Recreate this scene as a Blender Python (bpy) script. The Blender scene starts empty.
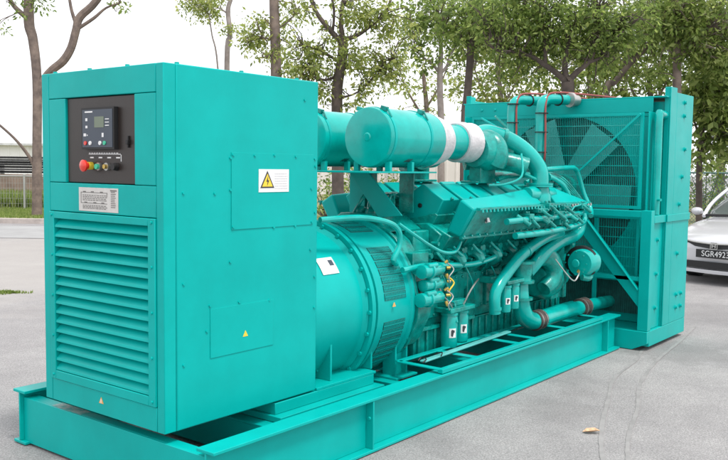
import bpy, bmesh, math, random
from mathutils import Vector, Matrix
random.seed(7)
R = math.radians
C = bpy.context.scene.collection
V = Vector

# ------------------------------------------------------------------ camera
F = 842.557
CAM = V((-2.4129, -3.0323, 1.55)); YAW, PITCH, ROLL = .665, -.0747, .0134
cd = V((math.cos(PITCH)*math.cos(YAW), math.cos(PITCH)*math.sin(YAW), math.sin(PITCH)))
r0 = V((math.sin(YAW), -math.cos(YAW), 0)); u0 = r0.cross(cd)
cr = math.cos(ROLL)*r0 + math.sin(ROLL)*u0; cu = -math.sin(ROLL)*r0 + math.cos(ROLL)*u0
cam = bpy.data.cameras.new('camera'); co = bpy.data.objects.new('camera', cam); C.objects.link(co)
co.matrix_world = Matrix.Translation(CAM) @ Matrix((cr, cu, -cd)).transposed().to_4x4()
cam.sensor_width = 36; cam.lens = F/728*36; cam.clip_start = .05; cam.clip_end = 600
bpy.context.scene.camera = co

def at(px, py, dist):
    "world point seen in that direction at that distance ahead (surveying helper for the far background)"
    return CAM + dist*(cd + cr*((px-364)/F) - cu*((py-230)/F))
def ground(px, dist, z=0):
    p = at(px, 230, dist); k = math.cos(PITCH)
    return V((p.x, p.y, z))

# ------------------------------------------------------------------ materials
def mat(name, col, rough=.5, metal=0, var=.0, vscale=3, coat=0, bump=0, bscale=40, rvar=0, col2=None, spec=.5):
    m = bpy.data.materials.new(name); m.use_nodes = True; nt = m.node_tree; n = nt.nodes; L = nt.links
    b = n['Principled BSDF']; b.inputs['Roughness'].default_value = rough; b.inputs['Metallic'].default_value = metal
    b.inputs['Coat Weight'].default_value = coat; b.inputs['Coat Roughness'].default_value = .12
    b.inputs['Specular IOR Level'].default_value = spec
    b.inputs['Base Color'].default_value = (*col, 1)
    tc = n.new('ShaderNodeTexCoord')
    if var or col2:
        nz = n.new('ShaderNodeTexNoise'); nz.inputs['Scale'].default_value = vscale; nz.inputs['Detail'].default_value = 8; nz.inputs['Roughness'].default_value = .65
        L.new(tc.outputs['Object'], nz.inputs['Vector'])
        mx = n.new('ShaderNodeMix'); mx.data_type = 'RGBA'
        c2 = col2 or tuple(c*(1-var) for c in col); c1 = col if col2 else tuple(min(1, c*(1+var*.5)) for c in col)
        mx.inputs[6].default_value = (*c1, 1); mx.inputs[7].default_value = (*c2, 1)
        rp = n.new('ShaderNodeValToRGB'); rp.color_ramp.elements[0].position = .35; rp.color_ramp.elements[1].position = .65
        L.new(nz.outputs['Fac'], rp.inputs['Fac']); L.new(rp.outputs['Color'], mx.inputs[0]); L.new(mx.outputs[2], b.inputs['Base Color'])
    if rvar:
        n2 = n.new('ShaderNodeTexNoise'); n2.inputs['Scale'].default_value = 6; n2.inputs['Detail'].default_value = 6
        L.new(tc.outputs['Object'], n2.inputs['Vector'])
        mr = n.new('ShaderNodeMapRange'); mr.inputs[3].default_value = rough-rvar; mr.inputs[4].default_value = rough+rvar
        L.new(n2.outputs['Fac'], mr.inputs[0]); L.new(mr.outputs[0], b.inputs['Roughness'])
    if bump:
        n3 = n.new('ShaderNodeTexNoise'); n3.inputs['Scale'].default_value = bscale; n3.inputs['Detail'].default_value = 5
        L.new(tc.outputs['Object'], n3.inputs['Vector'])
        bp = n.new('ShaderNodeBump'); bp.inputs['Strength'].default_value = bump; bp.inputs['Distance'].default_value = .004
        L.new(n3.outputs['Fac'], bp.inputs['Height']); L.new(bp.outputs[0], b.inputs['Normal'])
    return m
TEAL = (.001, .405, .375)
M = {}
M['teal'] = mat('turquoise_sheet_paint', TEAL, .34, var=.09, vscale=2.6, coat=0, bump=.35, bscale=3.2, rvar=.10, spec=.16)
M['cast'] = mat('turquoise_cast_paint_shaded', (.001, .31, .27), .28, var=.5, vscale=9, coat=.1, spec=.45, bump=.5, bscale=60, rvar=.1)  # base colour darkened to paint in the shade of the engine recesses
M['pipe'] = mat('turquoise_pipe_paint', (.001, .40, .36), .2, var=.15, vscale=7, coat=.15, spec=.4, bump=.12, bscale=30, rvar=.08)
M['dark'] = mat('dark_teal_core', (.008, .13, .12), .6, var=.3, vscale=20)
M['black'] = mat('black_rubber', (.012, .012, .013), .55, var=.2)
M['panel'] = mat('black_brown_panel', (.028, .021, .018), .38, var=.1, bump=.1, bscale=200)
M['grey'] = mat('grey_module', (.05, .065, .09), .4, var=.05)
M['lcd'] = mat('lcd', (.16, .20, .14), .3, var=.1)
M['white'] = mat('white_label', (.78, .78, .78), .45, var=.06, vscale=20)
M['ink'] = mat('ink', (.04, .04, .05), .6, var=.1)
M['orange'] = mat('orange_label', (.85, .42, .12), .5, var=.05)
M['yellow'] = mat('yellow_label', (.85, .6, .05), .5, var=.05)
M['red'] = mat('red_plastic', (.7, .03, .015), .25, var=.05, coat=.5)
M['green'] = mat('green_plastic', (.05, .5, .3), .25, var=.05)
M['brass'] = mat('brass', (.6, .42, .12), .3, metal=.9, var=.1)
M['steel'] = mat('bare_steel', (.5, .5, .48), .35, metal=.8, var=.2, bump=.2)
M['silverplate'] = mat('silver_plate', (.62, .60, .57), .4, metal=.15, var=.06, vscale=30)
M['wrap'] = mat('white_heat_wrap', (.60, .585, .60), .75, var=.2, vscale=12, bump=1, bscale=50)
M['hose'] = mat('red_cable', (.34, .07, .065), .5, var=.2)
M['bark'] = mat('bark', (.22, .17, .14), .9, var=.5, vscale=5, bump=1, bscale=14, col2=(.11, .085, .075))
M['barkd'] = mat('bark_dark', (.13, .10, .085), .9, bump=1, bscale=14, col2=(.06, .048, .042))
M['barkl'] = mat('bark_pale', (.33, .29, .27), .9, bump=.8, bscale=12, col2=(.2, .17, .155))

def leaf_mat(name, c1, c2, c3):
    m = bpy.data.materials.new(name); m.use_nodes = True; nt = m.node_tree; n = nt.nodes; L = nt.links
    n.remove(n['Principled BSDF']); out = n['Material Output']
    g = n.new('ShaderNodeNewGeometry'); rp = n.new('ShaderNodeValToRGB')
    e = rp.color_ramp.elements; e[0].position = 0; e[0].color = (*c1, 1); e[1].position = 1; e[1].color = (*c3, 1)
    k = e.new(.55); k.color = (*c2, 1)
    L.new(g.outputs['Random Per Island'], rp.inputs['Fac'])
    b = n.new('ShaderNodeBsdfPrincipled'); b.inputs['Roughness'].default_value = .4
    t = n.new('ShaderNodeBsdfTranslucent'); mx = n.new('ShaderNodeMixShader'); mx.inputs[0].default_value = .66
    L.new(rp.outputs[0], b.inputs['Base Color']); L.new(rp.outputs[0], t.inputs['Color'])
    L.new(b.outputs[0], mx.inputs[1]); L.new(t.outputs[0], mx.inputs[2]); L.new(mx.outputs[0], out.inputs['Surface'])
    return m
M['leafA'] = leaf_mat('leaf_mid_green', (.09, .14, .035), (.22, .32, .075), (.42, .50, .15))
M['leafB'] = leaf_mat('leaf_yellow_green', (.15, .20, .05), (.34, .42, .11), (.56, .58, .20))
M['leafC'] = leaf_mat('leaf_deep_green', (.09, .14, .03), (.24, .33, .08), (.46, .52, .18))

# ------------------------------------------------------------------ mesh builder
SPLIT = {'side_channel','filter_head','support_post','platform_leg','inlet_flange','hose_clamp','rubber_coupling','side_rail','guard_stay','guard_tie_rod','diagonal_brace','radiator_frame','terminal','engine_rail','cable_tie','thermostat_housing','downpipe','radiator_front_foot','support_plinth','strap_buckle'}
class MB:
    def __init__(s): s.v = []; s.f = []; s.m = []; s.cur = 0; s.k = []
    def add(s, vs, fs):
        vs = list(vs); o = len(s.v); s.k.append((o, o+len(vs))); s.v += [tuple(v) for v in vs]; s.f += [tuple(i+o for i in f) for f in fs]; s.m += [s.cur]*len(fs); return s
    def box(s, x0, x1, y0, y1, z0, z1):
        return s.add([(x, y, z) for x in (x0, x1) for y in (y0, y1) for z in (z0, z1)],
                     [(0, 1, 3, 2), (4, 6, 7, 5), (0, 4, 5, 1), (2, 3, 7, 6), (0, 2, 6, 4), (1, 5, 7, 3)])
    def obox(s, c, ax, ay, az):
        c, ax, ay, az = map(V, (c, ax, ay, az)); vs = [c+ax*i+ay*j+az*k for i in (-1, 1) for j in (-1, 1) for k in (-1, 1)]
        return s.add(vs, [(0, 1, 3, 2), (4, 6, 7, 5), (0, 4, 5, 1), (2, 3, 7, 6), (0, 2, 6, 4), (1, 5, 7, 3)])
    def bar(s, a, b, w, h, up=(0, 0, 1)):
        a, b = V(a), V(b); d = b-a; l = d.length/2; d.normalize(); sd = d.cross(V(up))
        if sd.length < 1e-4: sd = d.cross(V((1, 0, 0)))
        sd.normalize(); u = sd.cross(d)
        return s.obox((a+b)/2, d*l, sd*w/2, u*h/2)
    def prism(s, pts, a, b, axis='x'):
        n = len(pts)
        def mk(p, q):
            return {'x': (q, p[0], p[1]), 'y': (p[0], q, p[1]), 'z': (p[0], p[1], q)}[axis]
        vs = [mk(p, a) for p in pts]+[mk(p, b) for p in pts]
        return s.add(vs, [tuple(range(n))[::-1], tuple(range(n, 2*n))]+[(i, (i+1) % n, n+(i+1) % n, n+i) for i in range(n)])
    def loft(s, rings, cap=True, closed=True):
        n = len(rings[0]); vs = [p for r in rings for p in r]; fs = []
        for k in range(len(rings)-1):
            for i in range(n if closed else n-1):
                j = (i+1) % n; fs.append((k*n+i, k*n+j, (k+1)*n+j, (k+1)*n+i))
        if cap: fs += [tuple(range(n))[::-1], tuple(range((len(rings)-1)*n, len(rings)*n))]
        return s.add(vs, fs)
    def tube(s, pts, r, n=12, smooth=0, cap=True):
        pts = [V(p) for p in pts]; rs = list(r) if isinstance(r, (list, tuple)) else [r]*len(pts)
        if smooth:
            P, Q = [], []; m = len(pts)
            for i in range(m-1):
                a, b, c, d = pts[max(0, i-1)], pts[i], pts[i+1], pts[min(m-1, i+2)]
                for k in range(smooth):
                    t = k/smooth; P.append(.5*((2*b)+(c-a)*t+(2*a-5*b+4*c-d)*t*t+(3*b-a-3*c+d)*t**3)); Q.append(rs[i]*(1-t)+rs[i+1]*t)
            P.append(pts[-1]); Q.append(rs[-1]); pts, rs = P, Q
        rings = []; prev = None
        for i, p in enumerate(pts):
            t = (pts[min(i+1, len(pts)-1)]-pts[max(i-1, 0)]).normalized()
            if prev is None:
                a = t.orthogonal().normalized()
            else:
                a = prev-t*prev.dot(t); a.normalize()
            prev = a; b = t.cross(a)
            rings.append([p+(a*math.cos(2*math.pi*k/n)+b*math.sin(2*math.pi*k/n))*rs[i] for k in range(n)])
        return s.loft(rings, cap)
    def cyl(s, a, b, r, n=24, r2=None): return s.tube([a, b], [r, r if r2 is None else r2], n)
    def lathe(s, a, d, prof, n=32):
        "profile [(distance along d, radius)] turned about the axis from a along d"
        a, d = V(a), V(d).normalized(); o = V((0, 0, 1)) if abs(d.z) < .9 else V((0, 1, 0))
        e = d.cross(o).normalized(); g = e.cross(d)
        return s.loft([[a+d*t+(e*math.cos(2*math.pi*k/n)+g*math.sin(2*math.pi*k/n))*r for k in range(n)] for t, r in prof])
    def bolt(s, p, d, r=.009, h=.007):
        d = V(d).normalized(); return s.cyl(V(p)-d*.002, V(p)+d*h, r, 6, r*.9)
    def sph(s, c, r, n=12, sc=(1, 1, 1)):
        c = V(c); rings = []
        for i in range(1, n): 
            th = math.pi*i/n; rings.append([c+V((math.sin(th)*math.cos(2*math.pi*k/n)*r*sc[0], math.sin(th)*math.sin(2*math.pi*k/n)*r*sc[1], math.cos(th)*r*sc[2])) for k in range(n)])
        return s.loft(rings)
    def build(s, name, mats, parent=None, bevel=0, ang=35):
        if name in SPLIT or name in ('block_fitting', 'flange_bolt') and len(s.k) > 1:
            bb = []
            for a, b_ in s.k:
                P_ = s.v[a:b_]; bb.append(([min(p[i] for p in P_)-.004 for i in range(3)], [max(p[i] for p in P_)+.004 for i in range(3)]))
            grp = list(range(len(bb)))
            def root(i):
                while grp[i] != i: i = grp[i]
                return i
            for i in range(len(bb)):
                for j in range(i):
                    if all(bb[i][0][k] < bb[j][1][k] and bb[j][0][k] < bb[i][1][k] for k in range(3)): grp[root(i)] = root(j)
            ids = sorted({root(i) for i in range(len(bb))})
            if len(ids) > 1:
                first = None
                for g_ in ids:
                    m_ = MB(); idx = {}
                    for i, (a, b_) in enumerate(s.k):
                        if root(i) == g_:
                            o = len(m_.v); m_.v += s.v[a:b_]
                            for f, mm in zip(s.f, s.m):
                                if a <= f[0] < b_: m_.f.append(tuple(v-a+o for v in f)); m_.m.append(mm)
                    ob = m_.build(name, mats, parent, bevel, ang); first = first or ob
                return first
        me = bpy.data.meshes.new(name); me.from_pydata(s.v, [], s.f)
        if not isinstance(mats, (list, tuple)): mats = [mats]
        for m in mats: me.materials.append(m)
        bm = bmesh.new(); bm.from_mesh(me)
        bm.faces.ensure_lookup_table()
        for f, k in zip(bm.faces, s.m): f.material_index = k; f.smooth = True
        bmesh.ops.recalc_face_normals(bm, faces=bm.faces[:])
        for e in bm.edges:
            if len(e.link_faces) != 2 or e.calc_face_angle(0) > R(ang): e.smooth = False
        bm.to_mesh(me); bm.free()
        o = bpy.data.objects.new(name, me); C.objects.link(o)
        if parent: o.parent = parent
        if bevel:
            b = o.modifiers.new('bevel', 'BEVEL'); b.width = bevel; b.segments = 2; b.limit_method = 'ANGLE'; b.angle_limit = R(40); b.use_clamp_overlap = True; b.harden_normals = False
        return o

def tag(o, label=None, cat=None, group=None, kind=None):
    if label: o['label'] = label
    if cat: o['category'] = cat
    if group: o['group'] = group
    if kind: o['kind'] = kind
    return o
def empty(name, loc, label, cat, group=None):
    o = bpy.data.objects.new(name, None); C.objects.link(o); o.location = loc; o.empty_display_size = .2
    return tag(o, label, cat, group)
def text_mesh(name, body, size, matrix, m, parent=None, extrude=.0006, spacing=1.0):
    cu_ = bpy.data.curves.new(name, 'FONT'); cu_.body = body; cu_.size = size; cu_.extrude = extrude
    cu_.align_x = 'CENTER'; cu_.align_y = 'CENTER'; cu_.space_character = spacing
    t = bpy.data.objects.new(name, cu_); C.objects.link(t)
    dg = bpy.context.evaluated_depsgraph_get(); dg.update()
    me = bpy.data.meshes.new_from_object(t.evaluated_get(dg)); bpy.data.objects.remove(t)
    me.transform(matrix); me.materials.clear(); me.materials.append(m)
    o = bpy.data.objects.new(name, me); C.objects.link(o); o.parent = parent
    return o

# ================================================================== GENERATOR SET
YC = .49
gen = empty('generator_set', (0, 0, 0), 'huge turquoise diesel generator set on a skid, with louvred control cabinet, V engine and radiator', 'generator')
def mir(y): return 2*YC-y

# ---- skid
for k, (yo, sgn) in enumerate(((-.33, 1), (mir(-.33), -1))):
    b = MB(); yw = yo+sgn*.058; zt = .3045
    def yb(a, c): return (min(a, c), max(a, c))
    f0, f1 = yb(yo, yo+sgn*.115)
    b.box(0, 4.66, f0, f1, zt-.016, zt); b.box(0, 4.66, f0, f1, .006, .022)
    b.box(.001, 4.659, yw-.006, yw+.006, .022, zt-.016)
    bo = b.build('longitudinal_beam', M['teal'], gen, .003)
    for X in (1.14, 2.75, 4.39):
        if X == 2.75: continue
        s = MB(); s.box(X, X+.012, min(yo+sgn*.003, yw-sgn*.006), max(yo+sgn*.003, yw-sgn*.006), .022, zt-.016)
        if X == 1.14: s.bolt((X, yo+sgn*.028, .19), (-1, 0, 0), .012, .008)
        s.build('web_stiffener', M['teal'], bo, .002)
b = MB()  # front channel
b.box(.025, .037, -.266, 1.246, .012, .262); b.box(.037, .10, -.266, 1.246, .25, .262); b.box(.037, .10, -.266, 1.246, .012, .024)
b.build('front_cross_beam', M['teal'], gen, .003)
b = MB(); b.box(.0335, .098, .72, .98, .2625, .2632); b.build('worn_paint_patch', mat('scuffed_primer', (.52, .52, .48), .6, var=.4, vscale=30, col2=(.05, .38, .36)), gen)
for X in (.62, 1.75, 2.6, 3.6, 4.5):
    b = MB(); b.box(X, X+.012, -.266, 1.246, .02, .20); b.box(X, X+.08, -.266, 1.246, .20, .212)
    b.build('cross_beam', M['teal'], gen, .002)
b = MB()
b.box(.70, 1.60, -.06, 1.04, .213, .245); b.box(.72, 1.57, 0.0, .98, .2455, .306)
b.build('support_plinth', M['teal'], gen, .003)

# ---- control cabinet
W, L, ZB, ZT = .98, 1.04, .3145, 2.0027
cab = MB(); cab.box(.07, L, 0, W, ZB, ZT)
cabo = cab.build('control_cabinet', M['teal'], gen, .006)
fr = MB()
g = .0025
def pc(y0, y1, z0, z1, x0=0, x1=.068): fr.box(x0, x1, y0+g/2, y1-g/2, z0+g/2, z1-g/2)
pc(0, .055, ZB, ZT); pc(.915, W, ZB, ZT)                    # corner posts
pc(.055, .915, 1.872, ZT)                                     # head rail
pc(.055, .212, 1.452, 1.872); pc(.768, .915, 1.452, 1.872)    # cheeks
pc(.055, .915, 1.305, 1.452)                                  # name-plate band
pc(.055, .915, ZB, .432)                                      # sill panel
fr.build('front_frame', M['teal'], cabo, .0035)
lf = MB()
lf.box(-.008, .066, .0565, .108, .433, 1.303); lf.box(-.008, .066, .872, .9135, .433, 1.303)
lf.box(-.008, .066, .108, .872, 1.268, 1.303); lf.box(-.008, .066, .108, .872, .433, .478)
lfo = lf.build('louvre_frame', M['teal'], cabo, .003)
for y in (.082, .893):
    for z in (.455, .66, .87, 1.08, 1.285):
        b = MB(); b.bolt((-.008, y, z), (-1, 0, 0), .008, .006); b.build('louvre_bolt', M['teal'], lfo)
N = 16; pt = (1.268-.478)/N
for i in range(N):
    z0 = .478+i*pt
    b = MB(); b.prism([(.05, z0+pt+.010), (.046, z0+pt+.013), (-.002, z0+.016), (-.004, z0+.004), (.002, z0+.002), (.006, z0+.013)], .1085, .8715, 'y')
    b.build('louvre_blade', M['teal'], lfo, .001)
b = MB(); b.box(.060, .069, .108, .872, .478, 1.268); b.build('louvre_shade_sheet', M['dark'], lfo)  # dark sheet painted in for the shade between the blades
# dark control panel
cp = MB(); cp.box(.012, .066, .2135, .7665, 1.4535, 1.8705); cpo = cp.build('control_panel_door', M['panel'], cabo, .004)
b = MB(); b.box(.002, .012, .262, .270, 1.625, 1.68); b.box(-.004, .012, .258, .274, 1.640, 1.662); b.build('door_latch', M['black'], cpo, .002)
sc = MB(); sc.box(-.012, .012, .349, .612, 1.617, 1.817)
sc.cur = 1; sc.box(-.014, -.0121, .36, .601, 1.627, 1.807)

# module artwork, all real little raised prints: y decreases to the right in the picture
def dot(y, z, w, h, m, name, par, x=-.0141, d=.0015):
    q = MB(); q.box(x-d, x, y-w/2, y+w/2, z-h/2, z+h/2); return q.build(name, m, par)
dot(.463, 1.747, .075, .052, M['lcd'], 'lcd_screen', cpo)
art = sc; sc.cur = 2
for (y, z, w, h) in [(.5475, 1.7965, .062, .007), (.566, 1.76, .016, .014), (.566, 1.725, .016, .012), (.58, 1.687, .02, .014), (.56, 1.685, .006, .006), (.435, 1.685, .014, .02), (.40, 1.76, .03, .004), (.40, 1.745, .03, .004), (.40, 1.73, .03, .004)]:
    art.box(-.0152, -.0141, y-w/2, y+w/2, z-h/2, z+h/2)
sco = sc.build('controller_display', [M['black'], M['grey'], M['white']], cpo)
for y, m_ in ((.575, 'red'), (.535, 'white'), (.455, 'white'), (.42, 'green')):
    q = MB(); q.cyl((-.0141, y, 1.647), (-.019, y, 1.647), .010, 12); q.build('keypad_button', M[m_], cpo)
q = MB(); q.cyl((.012, .565, 1.538), (-.012, .565, 1.538), .019, 20); q.cur = 1; q.lathe((-.012, .565, 1.538), (-1, 0, 0), [(0, .016), (.012, .018), (.016, .028), (.026, .029), (.031, .022), (.033, .006)], 20)
q.build('emergency_stop', [M['yellow'], M['red']], cpo)
for y, m_, r_ in ((.495, 'green', .013), (.43, 'brass', .011), (.362, 'black', .016)):
    q = MB(); q.cur = 1; q.cyl((.012, y, 1.535), (-.002, y, 1.535), .019, 20); q.cur = 0; q.cyl((-.002, y, 1.535), (-.014, y, 1.535), r_, 16)
    q.build('push_button', [M[m_], M['steel' if m_ != 'black' else 'black']], cpo)
q = MB()
q.box(.0095, .012, .325, .585, 1.593, 1.596); q.box(.0095, .012, .325, .328, 1.56, 1.596)
for y in (.56, .49, .42, .35): q.box(.0095, .012, y-.014, y+.014, 1.575, 1.581)
for k_ in range(12): q.box(.0095, .012, .571-k_*.02, .571-k_*.02+.012, 1.598, 1.6015)
q.build('panel_lettering', M['white'], cpo)
# name plate
q = MB(); q.box(-.003, -.0001, .335, .655, 1.316, 1.432); npo = q.build('data_plate', M['silverplate'], cabo, .001)
q = MB()
q.box(-.0042, -.003, .42, .635, 1.407, 1.4095); q.box(-.0042, -.003, .42, .635, 1.355, 1.3575); q.box(-.0042, -.003, .6335, .636, 1.355, 1.409); q.box(-.0042, -.003, .42, .4225, 1.39, 1.409)
for y in (.605, .54, .465): q.box(-.0044, -.003, y-.011, y+.011, 1.407, 1.414); 
for y in (.595, .52, .455): q.box(-.0044, -.003, y-.011, y+.011, 1.355, 1.362)
random.seed(3)
for z in (1.393, 1.385, 1.377, 1.369, 1.343, 1.336, 1.329):
    y = .62
    while y > .43:
        w = random.uniform(.006, .02); q.box(-.0042, -.003, y-w, y, z, z+.0035); y -= w+.006
for k_ in range(9): q.box(-.0042, -.003, .352+random.random()*.01, .39, 1.34+k_*.009, 1.3435+k_*.009)
q.box(-.0042, -.003, .345, .395, 1.418, 1.424)
q.build('plate_engraving', mat('engraving', (.17, .16, .15), .6, var=.2), npo)
# small triangular sticker on the sill
def tri(b, c, e1, e2, s): # equilateral in plane e1(right), e2(up)
    c, e1, e2 = V(c), V(e1), V(e2); return [c+e1*(-s/2)-e2*s*.29, c+e1*(s/2)-e2*s*.29, c+e2*s*.58]
def tri_prism(b, c, e1, e2, s, d, n):
    p = tri(b, c, e1, e2, s); n_ = V(n)*d; b.add(p+[x+n_ for x in p], [(0, 1, 2), (3, 5, 4), (0, 3, 4, 1), (1, 4, 5, 2), (2, 5, 3, 0)])
q = MB(); tri_prism(q, (.0001, .487, .383), (0, -1, 0), (0, 0, 1), .036, .002, (-1, 0, 0)); q.cur = 1; q.box(-.003, -.0019, .484, .49, .378, .394); q.box(-.003, -.0019, .484, .49, .374, .3765)
q.build('warning_sticker', [M['orange'], M['white']], cabo)
# side: access cover, sticker, lower cover, bolts
q = MB(); q.box(.405, 1.0, -.004, -.0002, 1.236, 1.612); q.build('access_cover', M['teal'], cabo, .001)
q = MB(); q.box(.271, .700, -.0035, -.0002, .624, .863)
q.build('lower_access_cover', M['teal'], cabo, .001)
for x, z in [(.40, 1.585), (.40, 1.43), (.415, 1.25), (.56, 1.60), (.70, 1.605), (.86, 1.60), (1.015, 1.59), (.985, 1.43), (1.02, 1.55), (.7, 1.235), (.86, 1.235), (.99, 1.25), (.415, 1.60), (.11, 1.42), (.30, 1.415), (.11, .62), (.27, .88), (.46, .875), (.67, .86), (.25, .76), (.4, 1.08), (.985, 1.10), (1.02, 1.3), (.93, 1.9), (1.02, .95), (1.02, .78), (.11, 1.0)]:
    b = MB(); b.bolt((x, -.0005 if not (.405 < x < 1 and 1.24 < z < 1.61) else -.004, z), (0, -1, 0), .008, .005); b.build('cabinet_bolt', M['teal'], cabo)
for x in (.1, .5, .9):
    b = MB(); b.cyl((x, .03, ZT), (x, .03, ZT+.01), .011, 8); b.build('roof_bolt', M['teal'], cabo)
for y in (.3, .6, .9):
    b = MB(); b.cyl((.03, y, ZT), (.03, y, ZT+.01), .011, 8); b.build('roof_bolt', M['teal'], cabo)
q = MB(); q.box(.587, .806, -.0062, -.0041, 1.416, 1.532); sto = q.build('danger_sign', M['white'], cabo)
q = MB(); tri_prism(q, (.647, -.0063, 1.466), (1, 0, 0), (0, 0, 1), .1, .001, (0, -1, 0)); q.cur = 1
tri_prism(q, (.647, -.0073, 1.466), (1, 0, 0), (0, 0, 1), .075, .0008, (0, -1, 0)); q.cur = 0
q.add([(.652, -.0088, 1.500), (.637, -.0088, 1.468), (.647, -.0088, 1.470), (.643, -.0088, 1.445), (.659, -.0088, 1.477), (.649, -.0088, 1.475)], [(0, 1, 2, 5), (5, 2, 3, 4)])
q.build('lightning_triangle', [M['ink'], M['yellow']], sto)
q = MB()
for r_ in range(7):
    x = .70
    while x < .792:
        w = random.uniform(.005, .014); q.box(x, min(x+w, .796), -.0068, -.0061, 1.507-r_*.0125, 1.510-r_*.0125); x += w+.003
q.build('sign_lettering', mat('faded_ink', (.5, .5, .52), .6, var=.1), sto)
q = MB(); tri_prism(q, (.50, -.0036, .708), (1, 0, 0), (0, 0, 1), .035, .001, (0, -1, 0)); q.build('warning_sticker', M['yellow'], cabo)

# ---- alternator
AZ = .69
alt = MB(); alt.lathe((1.041, YC, AZ), (1, 0, 0), [(0, .455), (.02, .47), (.43, .475), (.455, .50)], 72)
alto = alt.build('alternator', M['teal'], gen)
q = MB(); q.lathe((1.50, YC, AZ), (1, 0, 0), [(0, .528), (.028, .532), (.03, .505), (.06, .505), (.062, .522), (.09, .522)], 72)
rg = q.build('mounting_flange', M['teal'], alto)
for k in range(24):
    a = 2*math.pi*k/24; b = MB(); p = V((1.50, YC+math.cos(a)*.508, AZ+math.sin(a)*.508)); b.cyl(p, p-V((.014, 0, 0)), .013, 6); b.build('flange_bolt', M['teal'], rg)
q = MB(); q.lathe((1.56, YC, AZ), (1, 0, 0), [(0, .50), (.02, .515), (.36, .505), (.37, .52), (.395, .52)], 72)
ring = q.build('ventilated_end_ring', M['teal'], alto)
def vent(a0, a1, rows):
    for r_ in range(rows):
        t0 = a0+(a1-a0)*r_/rows; t1 = t0+(a1-a0)/rows*.84
        b = MB(); rr = .5185
        def P_(x, t, rad): return V((x, YC-math.cos(R(t))*rad, AZ+math.sin(R(t))*rad))
        seg = 3; vs = []
        b.loft([[P_(x, t0+(t1-t0)*j/seg, rad) for j in range(seg+1)] + [P_(x, t0+(t1-t0)*j/seg, rad-.02) for j in range(seg, -1, -1)] for x, rad in ((1.64, .5165), (1.87, .511))])
        b.cur = 1
        for k_ in range(15):
            x = 1.648+k_*.0155
            b.bar(P_(x, t0+.3, .518-(x-1.64)*.024), P_(x, t1-.3, .518-(x-1.64)*.024), .004, .004, (1, 0, 0))
        b.bar(P_(1.64, (t0+t1)/2, .5185), P_(1.87, (t0+t1)/2, .5125), .003, .003)
        b.build('vent_grille', [M['dark'], M['teal']], ring)
vent(6, 46, 7); vent(-46, -8, 6); vent(62, 90, 4); vent(100, 140, 6)
q = MB(); tri_prism(q, (1.72, YC-.522, AZ+.02), (1, 0, 0), (0, 0, 1), .03, .004, (0, -1, 0)); q.build('warning_sticker', M['orange'], ring)
# drum label following the drum
q = MB(); rs_ = []
for j in range(7):
    t = R(44-j*2.2); rs_.append([V((x, YC-math.cos(t)*rad, AZ+math.sin(t)*rad)) for x, rad in ((1.19, .4745), (1.33, .476), (1.33, .4785), (1.19, .477))])
q.loft(rs_); q.build('drum_label', M['white'], alto)
q = MB(); rs_ = []
for j in range(3):
    t = R(41.5-j*2.2); rs_.append([V((x, YC-math.cos(t)*rad, AZ+math.sin(t)*rad)) for x, rad in ((1.28, .478), (1.315, .4785), (1.315, .4805), (1.28, .480))])
q.loft(rs_); q.build('label_print', M['grey'], alto)
# cradle feet
q = MB(); q.box(1.05, 1.59, -.0, .98, .3065, .322); q.build('base_plate', M['teal'], alto, .002)
for X in (1.215, 1.665-.07):
    for sg in (0, 1):
        q = MB(); pts = [(.055, .675), (.055, .3225), (.42, .3225), (.36, .31+.10), (.2, .36+.06), (.075, .675)]
        pts = [(.045, .68), (.045, .3225), (.47, .3225), (.33, .245+.0), (.3, .3225)][:3]+[(.30, .28), (.20, .34), (.12, .45), (.07, .56)]
        pts = [(.045, .68), (.045, .3225), (.45, .3225), (.34, .27+.0525), (.235, .34), (.15, .42), (.085, .53), (.06, .68)]
        if sg: pts = [(mir(y), z) for y, z in pts]
        q.prism(pts, X, X+.016)
        q.bolt((X, pts[0][0]+(.1 if not sg else -.1), .37), (-1, 0, 0), .012, .01); q.bolt((X, pts[0][0]+(.03 if not sg else -.03), .49), (-1, 0, 0), .012, .01)
        q.build('foot_gusset', M['teal'], alto, .002)
q = MB()
for y in (.06, .84):
    q.box(1.87, 1.885, y, y+.1, .212, .56); q.box(1.885, 1.99, y+.035, y+.05, .212, .56); q.box(1.99, 2.005, y, y+.1, .212, .56)
    q.box(1.82, 2.05, y-.05, y+.16, .2125, .226); q.box(1.84, 2.03, y-.02, y+.13, .56, .575)
q.build('support_post', M['teal'], alto, .002)

# ---- flywheel housing
q = MB(); pr = []
for k in range(36):
    a = 2*math.pi*k/36; r_ = .525+(.02 if k % 6 < 2 else 0); pr.append((YC+math.cos(a)*r_, max(.36, .68+math.sin(a)*r_)))
q.prism(pr, 1.957, 1.985); q.prism([(YC+(y-YC)*.93, .68+(z-.68)*.93) for y, z in pr], 1.985, 2.16)
eng = MB(); eng.box(2.16, 4.52, .13, .85, .46, 1.0)
engo = eng.build('engine_block', M['cast'], gen, .01)
fho = q.build('flywheel_housing', M['cast'], engo, .003)
for k in range(28):
    a = 2*math.pi*k/28; q = MB(); q.bolt((1.957, YC+math.cos(a)*.51, max(.375, .68+math.sin(a)*.51)), (-1, 0, 0), .012, .01)
    q.bolt((2.16, YC+math.cos(a)*.47, max(.39, .68+math.sin(a)*.47)), (1, 0, 0), .012, .012); q.build('housing_bolt', M['cast'], fho)
q = MB(); q.box(2.2, 4.4, .21, .77, .22, .2695)
q.build('oil_pan', M['cast'], engo, .012)
q = MB(); q.box(2.165, 4.4, .125, .855, .27, .458)
for k in range(22): q.box(2.2+k*.1, 2.2+k*.1+.022, .108, .1245, .275, .45)
q.build('sump_wall', M['cast'], engo, .004)
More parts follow.
